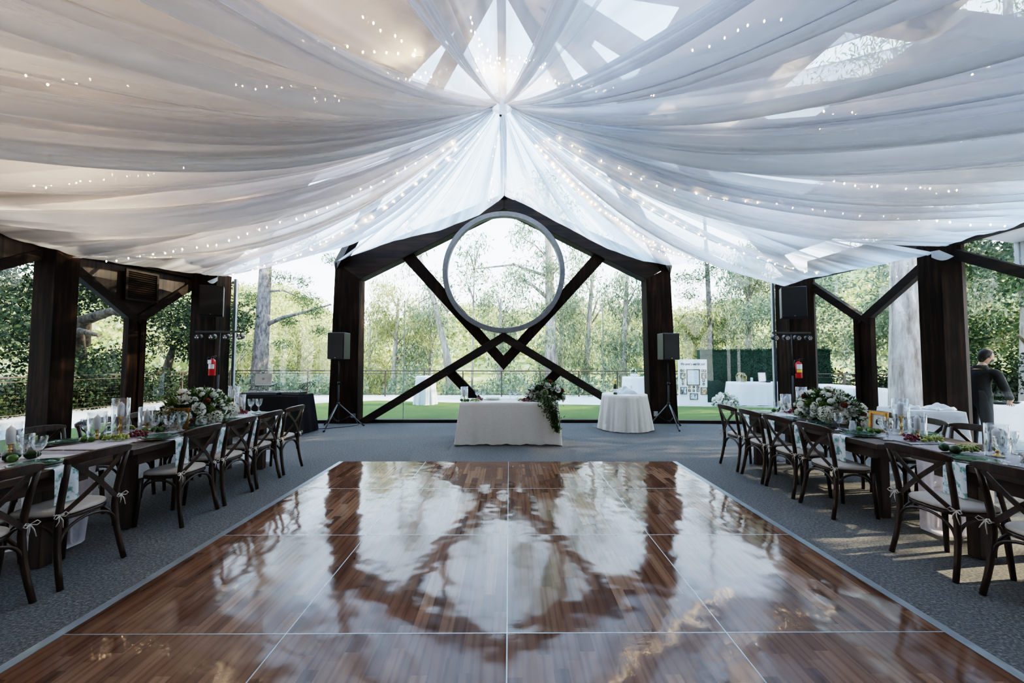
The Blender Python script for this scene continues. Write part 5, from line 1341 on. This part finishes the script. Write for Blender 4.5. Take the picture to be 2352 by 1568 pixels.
# ------------------------------------------------------------------ hillside and trees
M['leaf_gold'] = leaf('sunlit_leaf', [(0, (.17, .21, .07)), (.5, (.46, .46, .22)), (1, (.72, .66, .42))], .5)  # sunlit gold and paleness are painted into these leaf colours
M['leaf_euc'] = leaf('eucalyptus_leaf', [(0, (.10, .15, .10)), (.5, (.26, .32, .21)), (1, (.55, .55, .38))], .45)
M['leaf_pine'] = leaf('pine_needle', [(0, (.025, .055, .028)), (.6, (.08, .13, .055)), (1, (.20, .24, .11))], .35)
M['leaf_oak'] = leaf('oak_leaf', [(0, (.003, .009, .004)), (.6, (.009, .022, .010)), (1, (.045, .065, .024))], .25)  # oak and ivy greens are darkened, so their shade sits in the colour
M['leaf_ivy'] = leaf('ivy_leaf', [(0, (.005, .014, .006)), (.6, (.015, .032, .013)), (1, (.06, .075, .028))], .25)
def hz(x, y):
    d = max(0, y - 21); h = d * .17 * (1 + .25 * math.sin(x * .11 + 1) + .2 * math.sin(x * .23 + y * .06))
    h += max(0, -x - 13) * .10 * (1 if y > 4 else .5) + max(0, x - 19) * .18
    return h - 1.1 + .25 * math.sin(x * .6) * math.sin(y * .5)
m = MB()
def hf(u, v): x, y = -70 + 140 * u, 17.3 + 60 * v ** 1.3; return (x, y, hz(x, y) if y > 17.4 else -1.2)
m.grid(hf, 70, 40); struct(m.build('hillside', M['hill']))
m = MB(); m.grid(lambda u, v: (-14.2 - 40 * v, -6 + 24 * u, hz(-14.2 - 40 * v, 12) * 1.0 if v > .02 else -.6), 30, 14)
struct(m.build('hillside', M['hill']))
m = MB(); m.grid(lambda u, v: (17 + 40 * v, -6 + 24 * u, hz(17 + 40 * v, 12) if v > .02 else -.6), 30, 14)
struct(m.build('hillside', M['hill']))
rw = np.random.default_rng(17)
def clumps(centers, radii, per, squash=.8, shell=.5):
    out = []; dirs = []
    for c, r_ in zip(centers, radii):
        k = int(per * (r_ ** 1.6)) if per > 0 else int(-per)
        d = rw.normal(size=(k, 3)); d /= np.linalg.norm(d, axis=1)[:, None]
        rr = r_ * (shell + (1 - shell) * rw.random(k)) ** .7
        out.append(np.array(c) + d * rr[:, None] * np.array([1, 1, squash])); dirs.append(d)
    return np.concatenate(out), np.concatenate(dirs)
# distant woods on the slope (nobody could count them)
cs, rs = [], []
for i in range(1000):
    x = rw.uniform(-60, 56); y = rw.uniform(23, 56)
    if i < 90: x = -rw.uniform(17, 46); y = rw.uniform(2, 24)
    elif i < 170: x = rw.uniform(19, 46); y = rw.uniform(2, 24)
    elif i < 370: x = rw.uniform(-36, -8); y = rw.uniform(23, 46)
    elif i < 700: x = rw.uniform(-48, 44); y = rw.uniform(40, 74)
    cs.append((x, y, hz(x, y) + rw.uniform(.2, 1.3))); rs.append(rw.uniform(.9, 2.2) * (1 + max(0, y - 24) * .012))
C, dd = clumps(cs, rs, 85, .85)
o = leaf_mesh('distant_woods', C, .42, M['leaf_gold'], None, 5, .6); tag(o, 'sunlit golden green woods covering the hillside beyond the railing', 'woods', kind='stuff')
# undergrowth behind the railings
cs, rs = [], []
for i in range(90): x = rw.uniform(-12.5, 11.5); cs.append((x, rw.uniform(17.5, 19.5), rw.uniform(-.4, .55) + .25 * math.sin(x))); rs.append(rw.uniform(.5, 1.0))
C, dd = clumps(cs, rs, 260); o = leaf_mesh('undergrowth', C, .17, M['leaf_euc'], None, 6, .5); tag(o, 'low green undergrowth just behind the back railing', 'undergrowth', kind='stuff')
cs, rs = [], []
for i in range(110): y = rw.uniform(4, 17.5); cs.append((-13.6 - rw.uniform(0, 1.0) + (1.3 if y > 12 else 0) * (y - 12) / 5, y, rw.uniform(-.3, .75))); rs.append(rw.uniform(.45, .8))
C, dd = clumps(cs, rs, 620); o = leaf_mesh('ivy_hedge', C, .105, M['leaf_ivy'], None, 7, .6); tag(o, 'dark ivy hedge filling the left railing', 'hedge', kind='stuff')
cs, rs = [], []
for i in range(90): a = rw.uniform(0, 1); cs.append((12.6 + 6 * a + rw.uniform(0, 1.5), 14.8 - 8 * a + rw.uniform(0, 2), rw.uniform(-.2, 1.0))); rs.append(rw.uniform(.5, .9))
C, dd = clumps(cs, rs, 300); o = leaf_mesh('undergrowth', C, .16, M['leaf_ivy'], None, 8, .5); tag(o, 'dark shrubbery behind the right railing', 'undergrowth', kind='stuff')
def tree(name, label, path, r0, bark, branches, cl, lmat, size, per, aspect=.4, droop=0., squash=.8, shell=.3, seed=1):
    """path: trunk points; branches: list of (points, r); cl: list of (centre, radius)"""
    base = Vector(path[0]); t = empty(name, base, 0, label, 'tree')
    m = MB(); n = len(path)
    # resample the trunk smoothly
    P = [Vector(p) - base for p in path]
    m.tube(P, [r0 * (1 - .6 * i / (n - 1)) * (1.25 if i == 0 else 1) for i in range(n)], 14)
    for pts, r_ in branches: m.tube([Vector(p) - base for p in pts], [r_ * (1 - .7 * i / (len(pts) - 1)) for i in range(len(pts))], 8)
    m.build('trunk', bark, t)
    C, dd = clumps([Vector(c) - base for c, _ in cl], [q_ for _, q_ in cl], per, squash, shell)
    leaf_mesh('foliage', C, size, lmat, t, seed, aspect, droop); return t
def rnd(n, c, s, r0, r1, seed):
    g = random.Random(seed); return [((c[0] + g.gauss(0, s[0]), c[1] + g.gauss(0, s[1]), c[2] + g.gauss(0, s[2])), g.uniform(r0, r1)) for _ in range(n)]
def at(px, y, py): return ((px - 1170) / 904 * y, y, 1.546 + (829 - py) / 904 * y)
# pine on the left
y = 18.2
pc = [(at(700, y, 690), .8), (at(665, y, 745), .55), (at(725, y, 720), .7), (at(640, y, 640), .6), (at(690, y, 650), .6), (at(575, y, 690), .7), (at(560, y, 740), .8), (at(545, y, 800), .8), (at(650, y, 800), .6), (at(735, y, 765), .5), (at(600, y, 560), 1.2), (at(700, y, 560), 1.0), (at(520, y, 600), 1.2), (at(640, y, 480), 1.6), (at(760, y, 600), .5)]
tree('pine_tree', 'tall pine with thick grey trunk and needle tufts, left of the gable', [at(600, y, 960), at(603, y, 800), at(607, y, 640), at(612, y, 420), at(615, y, 260)], .37, M['bark_pine'], [([at(612, y, 752), at(650, y, 735), at(700, y, 722), at(760, y, 704)], .11), ([at(610, y, 675), at(650, y, 672), at(690, y, 690)], .06), ([at(606, y, 700), at(580, y, 715), at(550, y, 740)], .06)], pc, M['leaf_pine'], .22, 620, .13, 0, .6, .1, 11)
def euc(label, px, y, top, lean, spread, seed, n=26, bot=930, r=.26, br=(), mat='leaf_euc', per=150, hh=None, low=None):
    g = random.Random(seed); path = [at(px, y, bot), at(px + lean * .2, y, (bot * 2 + top) / 3), at(px + lean * .55, y, (bot + top * 2) / 3), at(px + lean, y, top)]
    low = low or (bot - (bot - top) * .35); cl = []; brs = []
    for i in range(n):
        q_ = g.uniform(top - 20, low); w = spread * (1 - .35 * abs((q_ - (top + low) / 2) / max(1, (low - top) / 2)))
        c = at(px + lean * (bot - q_) / (bot - top) + g.uniform(-w, w), y + g.uniform(-1.3, 1.3), q_); cl.append((c, g.uniform(.55, 1.05)))
        if i % 3 == 0: k = at(px + lean * (bot - q_) / (bot - top), y, min(bot, q_ + 50)); brs.append(([k, tuple((k[j] + c[j]) / 2 + (.2 if j == 2 else 0) for j in range(3)), c], .05))
    return tree('eucalyptus_tree', label, path, r, M['bark_euc'], brs + list(br), cl, M[mat], .27, per * 1.7, .18, .8, 1.0, .1, seed)
euc('pale eucalyptus leaning up left, seen between left brace and ring', 1042, 20.5, 575, -85, 60, 201, 12, 930, .22, ([at(1030, 20.5, 720), at(1000, 20.5, 680), at(965, 20.5, 690)],) and [([at(1030, 20.5, 720), at(1000, 20.5, 680), at(962, 20.5, 700)], .10)], per=90)
euc('tall drooping eucalyptus filling right half of the ring', 1268, 19.5, 430, -10, 85, 202, 34, 930, .34, [([at(1265, 19.5, 640), at(1180, 19.5, 610), at(1080, 19.5, 622)], .09)], per=120, low=800)
euc('drooping eucalyptus tuft hanging at left inside the ring', 1085, 19.0, 570, 5, 38, 203, 7, 930, .05, per=70, low=660)
euc('bushy eucalyptus right of the right brace, before right gable post', 1430, 20.0, 620, 15, 55, 204, 26, 930, .2, per=170, low=860)
euc('slender gum tree between right brace and ring', 1345, 21.5, 560, 25, 50, 205, 20, 930, .18, per=120, low=860)
euc('small round green tree low in the ring center', 1150, 22.0, 690, 0, 55, 206, 20, 930, .15, per=150, low=900, mat='leaf_euc')
euc('feathery golden tree between left gable post and left brace', 905, 21.5, 690, 10, 75, 207, 26, 930, .16, per=150, low=900, mat='leaf_gold')
euc('bright golden shrub tree right of left gable post', 850, 23.0, 740, 0, 60, 208, 18, 930, .12, per=150, low=920, mat='leaf_gold')
euc('green tree behind tip of the lower beam peak', 990, 22.5, 720, 0, 60, 209, 20, 930, .14, per=150, low=910)
euc('dark gum tree behind right lower beam', 1290, 22.5, 720, 0, 70, 210, 24, 930, .16, per=160, low=910)
euc('golden tree left of the pine, behind back left corner post', 540, 23.0, 690, 0, 75, 211, 26, 930, .18, per=150, low=910, mat='leaf_gold')
euc('golden tree right of the pine behind left gable post', 690, 24.0, 760, 0, 75, 212, 24, 930, .18, per=150, low=920, mat='leaf_gold')
# right of the gable
y = 20.0
pc = [(at(1610, y, 640), .9), (at(1585, y, 680), .8), (at(1650, y, 690), .8), (at(1600, y, 740), .8), (at(1660, y, 745), .7), (at(1640, y, 620), .7), (at(1570, y, 640), .7), (at(1620, y, 590), .9), (at(1590, y, 780), .7), (at(1640, y, 790), .7)]
tree('pine_tree', 'pine with dark trunk right of right gable post', [at(1636, y, 930), at(1634, y, 760), at(1630, y, 600), at(1626, y, 480)], .17, M['bark_pine'], [], pc, M['leaf_pine'], .22, 520, .14, 0, .6, .1, 12)
euc('drooping eucalyptus left of back right corner post', 1722, 18.5, 600, 6, 45, 221, 22, 930, .2, per=170, low=860)
euc('golden shrub tree behind the seating board', 1600, 21.0, 750, 0, 60, 222, 22, 930, .14, per=170, low=880, mat='leaf_gold')
euc('deep green tree behind the hedge wall', 1690, 21.5, 730, 0, 60, 223, 22, 930, .14, per=170, low=880)
# big smooth trunk outside the right wall
t = empty('eucalyptus_tree', (9.30, 9.15, GZ), 0, 'massive pale peeling eucalyptus trunk outside right glass, beside side post', 'tree')
m = MB(); m.tube([(0, 0, -.1), (0, 0, .4), (.02, .02, 1.4), (.10, .05, 2.6), (.16, .05, 4.2), (.25, 0, 6.5)], [.42, .36, .33, .31, .30, .26], 20); m.build('trunk', M['bark_euc'], t)
C, dd = clumps(*zip(*rnd(20, (.3, 0, 7.5), (1.3, 1.3, .8), .6, 1.0, 71)), 110, 1.0, .1); leaf_mesh('foliage', C, .24, M['leaf_euc'], t, 33, .16, .8)
# tall crowns beyond the right wall, seen through the roof glass
for k, (x, y, z, l) in enumerate(((14.5, 6.5, 8.0, 'tall gum crown seen through roof glass above right side post'), (15.5, 2.5, 8.5, 'tall gum crown seen through roof glass at far upper right'), (14.0, 10.5, 7.5, 'tall gum crown above the pale trunk on the right'), (17.5, 13.0, 7.0, 'tall gum behind the right trees'))):
    g = random.Random(300 + k); cl = [((x + g.gauss(0, 1.3), y + g.gauss(0, 2.1), z + 1.2 + g.gauss(0, 2.6)), g.uniform(.8, 1.3)) for _ in range(84)]
    tree('gum_tree', l, [(x, y, -.5), (x + .1, y, 3), (x - .1, y + .1, 7), (x, y, 12.5)], .22, M['bark_euc'], [], cl, M['leaf_euc'], .26, 200, .2, .8, 1.0, .1, 300 + k)
# oaks on the left
def oak(name, label, base, cl, brs, mat, r=.3, per=330, size=.17, seed=1, sh=.35):
    return tree(name, label, [base, (base[0], base[1], base[2] + 1.2), (base[0] + .3, base[1], base[2] + 2.4)], r, M['bark_oak'], brs, cl, M[mat], size, per, .55, 0, .8, sh, seed)
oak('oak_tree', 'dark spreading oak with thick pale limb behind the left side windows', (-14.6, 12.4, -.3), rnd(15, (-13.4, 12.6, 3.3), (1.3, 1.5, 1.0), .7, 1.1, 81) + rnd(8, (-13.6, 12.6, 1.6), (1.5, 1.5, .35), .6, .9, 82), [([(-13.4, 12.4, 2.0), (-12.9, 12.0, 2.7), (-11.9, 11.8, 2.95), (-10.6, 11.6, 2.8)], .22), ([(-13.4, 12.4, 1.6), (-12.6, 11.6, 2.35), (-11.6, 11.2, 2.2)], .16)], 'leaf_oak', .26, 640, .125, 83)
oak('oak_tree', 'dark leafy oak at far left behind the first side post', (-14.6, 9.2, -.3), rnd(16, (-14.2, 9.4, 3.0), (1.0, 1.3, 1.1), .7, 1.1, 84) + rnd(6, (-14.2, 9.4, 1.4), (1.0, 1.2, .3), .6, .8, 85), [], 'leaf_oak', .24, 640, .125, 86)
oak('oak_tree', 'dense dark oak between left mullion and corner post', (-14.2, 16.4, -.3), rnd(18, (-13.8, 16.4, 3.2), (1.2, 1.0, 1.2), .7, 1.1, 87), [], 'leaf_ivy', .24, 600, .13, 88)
# trees beyond the right wall
oak('oak_tree', 'leafy green tree between right corner post and right mullion', (13.3, 16.9, -.3), rnd(18, (13.4, 16.9, 3.2), (1.4, .5, 1.3), .7, 1.1, 91), [], 'leaf_euc', .2, 600, .135, 92)
oak('oak_tree', 'yellow green tree right of right mullion behind the pale trunk', (15.6, 15.0, -.3), rnd(20, (15.6, 15.0, 3.2), (1.5, 1.0, 1.6), .8, 1.2, 93), [], 'leaf_euc', .2, 640, .14, 94)
oak('oak_tree', 'green tree at right picture edge behind the man', (15.4, 11.2, -.3), rnd(20, (15.2, 11.2, 3.0), (1.2, 1.2, 1.4), .8, 1.2, 95), [([(15.4, 11.2, .6), (14.4, 10.6, 1.6), (13.6, 10.4, 2.2)], .10)], 'leaf_pine', .2, 640, .13, 96)
oak('oak_tree', 'dark shrubby tree low at right picture edge', (13.6, 9.2, -.3), rnd(9, (13.8, 9.4, 1.5), (.8, .8, .5), .5, .8, 97), [], 'leaf_ivy', .12, 500, .11, 98)

# ------------------------------------------------------------------ the man outside the right glass
def man():
    t = empty('person', (8.00, 6.70, GZ), 0, 'bearded man in dark shirt outside right glass, leaning a hand on white table', 'person')
    skin = plain('skin', (.42, .24, .17), .5, 0, .06, 8); shirt = plain('dark_shirt', (.010, .011, .013), .85); trous = plain('dark_trousers', (.016, .020, .024), .85); hair = plain('dark_hair', (.018, .011, .008), .6, 0, .4, 60, .5)
    def skinned(name, J, E, rad, mat, sub=2):
        me = bpy.data.meshes.new(name); me.from_pydata(J, E, []); o = bpy.data.objects.new(name, me); COL.objects.link(o); o.parent = t
        md = o.modifiers.new('Skin', 'SKIN'); md.use_smooth_shade = True
        if not me.skin_vertices: me.skin_vertices.new()
        sv = me.skin_vertices[0].data
        for i, r in enumerate(rad): sv[i].radius = (r if isinstance(r, tuple) else (r, r))
        sv[0].use_root = True
        s_ = o.modifiers.new('Sub', 'SUBSURF'); s_.levels = sub; s_.render_levels = sub
        me.materials.append(mat); return o
    # body: one continuous surface (pelvis root, spine, legs, arms), facing +x, leaning forward a little
    J = [(0, 0, .95), (.015, 0, 1.12), (.05, 0, 1.30), (.078, 0, 1.385), (.105, 0, 1.50), (.135, 0, 1.56),
         (0, .095, .88), (.02, .10, .50), (0, .10, .09), (.13, .11, .035),
         (0, -.095, .88), (.03, -.10, .50), (.0, -.10, .09), (.13, -.11, .035),
         (.085, .20, 1.40), (.12, .25, 1.13), (.30, .23, .93), (.36, .22, .87),
         (.085, -.20, 1.40), (.16, -.25, 1.12), (.42, -.12, .93), (.56, .02, .865), (.092, 0, 1.445)]
    E = [(0, 1), (1, 2), (2, 3), (3, 22), (22, 4), (4, 5), (0, 6), (6, 7), (7, 8), (8, 9), (0, 10), (10, 11), (11, 12), (12, 13), (22, 14), (14, 15), (15, 16), (16, 17), (3, 18), (18, 19), (19, 20), (20, 21)]
    rad = [(.155, .12), (.15, .115), (.165, .12), (.13, .10), (.062, .062), (.055, .058), (.092, .092), (.062, .062), (.042, .042), (.04, .035), (.092, .092), (.062, .062), (.042, .042), (.04, .035), (.066, .066), (.048, .048), (.036, .036), (.027, .027), (.066, .066), (.048, .048), (.036, .036), (.027, .027), (.10, .085)]
    body = skinned('body', J, E, rad, skin)
    # freeze the grown surface, then lift the cloth off it as shells
    dg = bpy.context.evaluated_depsgraph_get(); dg.update()
    me = bpy.data.meshes.new_from_object(body.evaluated_get(dg)); body.modifiers.clear(); old = body.data; body.data = me
    me.materials.clear(); me.materials.append(skin)
    JV = [Vector(p) for p in J]
    def near(p):
        best = None
        for a, b in E:
            ab = JV[b] - JV[a]; k = max(0, min(1, (p - JV[a]).dot(ab) / ab.length_squared)); q = JV[a] + ab * k
            d = (p - q).length / (rad[a][0] * (1 - k) + rad[b][0] * k)
            if best is None or d < best[0]: best = (d, a, b, k)
        return best
    lab = [near(v.co) for v in me.vertices]
    def part(v):
        _, a, b, k = lab[v]; z = me.vertices[v].co.z
        if (a, b) in ((0, 6), (6, 7), (7, 8), (0, 10), (10, 11), (11, 12)): return 'shirt' if z > .955 else 'trousers'
        if (a, b) in ((8, 9), (12, 13)): return 'foot'
        if z > 1.505 and abs(me.vertices[v].co.y) < .085: return 'neck'
        if b in (17, 21) or ((a, b) in ((15, 16), (19, 20)) and k > .80): return 'wrist'
        return 'shirt' if z > .90 or b in (14, 15, 16, 18, 19, 20) else 'trousers'
    pl = [part(i) for i in range(len(me.vertices))]
    def shell(name, kind, mat, off):
        m = MB(); idx = {}
        for pg in me.polygons:
            if sum(pl[v] == kind for v in pg.vertices) * 2 >= len(pg.vertices):
                f_ = []
                for v in pg.vertices:
                    if v not in idx: idx[v] = len(m.v); m.v.append(tuple(me.vertices[v].co + me.vertices[v].normal * off))
                    f_.append(idx[v])
                m.f.append(tuple(f_)); m.sm.append(True)
        m.build(name, mat, t)
    shell('shirt', 'shirt', shirt, .013); shell('trousers', 'trousers', trous, .011)
    # head, modelled facing +x
    m = MB(); nu, nv = 28, 22
    def head(u, v):
        th = 2 * pi * u; ph = -pi / 2 + pi * v; c = math.cos(ph); x, y, z = c * math.cos(th), c * math.sin(th), math.sin(ph)
        X, Y_, Zz = x * .100, y * .076, z * .122
        if x > 0:
            k = x * x
            if z < -.2: X += .012 * k; Y_ *= 1 - .20 * min(1, -z)
            nose = math.exp(-((y / .16) ** 2) - (((z + .12) / .20) ** 2)); X += .026 * nose * k
            brow = math.exp(-(((z - .22) / .12) ** 2)); X += .005 * brow * k
            for s in (-1, 1): X -= .011 * math.exp(-(((y - s * .38) / .17) ** 2) - (((z - .06) / .10) ** 2))
            X += .006 * math.exp(-((y / .30) ** 2) - (((z + .48) / .08) ** 2)) - .004 * math.exp(-((y / .30) ** 2) - (((z + .56) / .035) ** 2))
            X += .010 * math.exp(-((y / .3) ** 2) - (((z + .82) / .14) ** 2))
        else: X *= 1.06
        return (X, Y_, Zz)
    m.grid(head, nu, nv)
    hd = m.build('head', skin, t); hd.location = (.185, 0, 1.655); hd.rotation_euler = (0, .10, -.12)
    for s in (-1, 1):
        m = MB(); m.sphere((.079, s * .029, .008), (.012, .013, .011), 10, 8); m.build('eye', M['whitepaint'], hd)
        m = MB(); m.sphere((.089, s * .029, .008), (.004, .006, .006), 8, 6); m.build('iris', M['ink'], hd)
        m = MB(); m.tube([(.090, s * .012, .028), (.089, s * .030, .034), (.076, s * .048, .028)], [.004, .005, .003], 6); m.build('eyebrow', hair, hd)
        m = MB(); m.sphere((-.004, s * .079, -.004), (.018, .009, .030), 10, 8); m.sphere((.002, s * .086, .010), (.012, .005, .016), 8, 6); m.build('ear', skin, hd)
    def cap(u, v):
        th = 2 * pi * u; x0, y0 = math.cos(th), math.sin(th)
        lo = .62 if x0 > .35 else (.62 - 1.50 * (.35 - x0) / 1.35)
        ph = math.asin(max(-.88, min(1, lo))) * (1 - v) + pi / 2 * v; c = math.cos(ph); x, y, z = c * x0, c * y0, math.sin(ph)
        k = 1.10 + .03 * math.sin(19 * th + 7 * v); return (x * .102 * k * (1.05 if x < 0 else 1), y * .078 * k, z * .124 * (k + .02))
    m = MB(); m.grid(cap, 36, 10); m.build('hair', hair, hd)
    def beard(u, v):
        th = (u - .5) * 2.7; ph = math.asin(-.36) * (1 - v) + (-1.02) * v; c = math.cos(ph); x, y, z = c * math.cos(th), c * math.sin(th), math.sin(ph)
        k = 1.04 + .015 * math.sin(23 * u + 11 * v); return (x * .104 * k + .010 * max(0, x), y * .070 * k, z * .124)
    m = MB(); m.grid(beard, 24, 8); m.build('beard', hair, hd)
    # hands: palm and five fingers
    def hand(o_, fwd, side, up, curl, nm):
        o_, f, s, u = Vector(o_), Vector(fwd).normalized(), Vector(side).normalized(), Vector(up).normalized()
        J, E, rd = [], [], []
        def ad(p, r, par=None):
            J.append(tuple(p)); rd.append((r, r * .85)); i = len(J) - 1
            if par is not None: E.append((par, i))
            return i
        w_ = ad(o_, .024); pm = ad(o_ + f * .045, (.032)); 
        for k, (off, L) in enumerate(((-.030, .072), (-.010, .082), (.010, .078), (.029, .060))):
            a = ad(o_ + f * .085 + s * off, .0115, pm); b = ad(o_ + f * (.085 + L * .5) + s * off * 1.15 - u * L * .12 * curl, .0095, a)
            c = ad(o_ + f * (.085 + L * .85) + s * off * 1.2 - u * L * .40 * curl, .0085, b)
        E.append((w_, pm)); th0 = ad(o_ + f * .030 - s * .030, .013, w_); th1 = ad(o_ + f * .060 - s * .055 - u * .006, .0105, th0); ad(o_ + f * .085 - s * .062 - u * .014, .009, th1)
        skinned(nm, J, E, rd, skin, 1)
    hand((.565, .03, .862), (.85, .45, -.25), (-.45, .85, 0), (.2, .1, 1), .9, 'hand')
    hand((.365, .22, .868), (.6, -.05, -.8), (0, -1, 0), (.8, 0, .6), .9, 'hand')
    for y_ in (-.11, .11):
        m = MB(); m.sphere((.09, y_, .045), (.145, .05, .045), 14, 8); m.build('shoe', M['black'], t)
man()
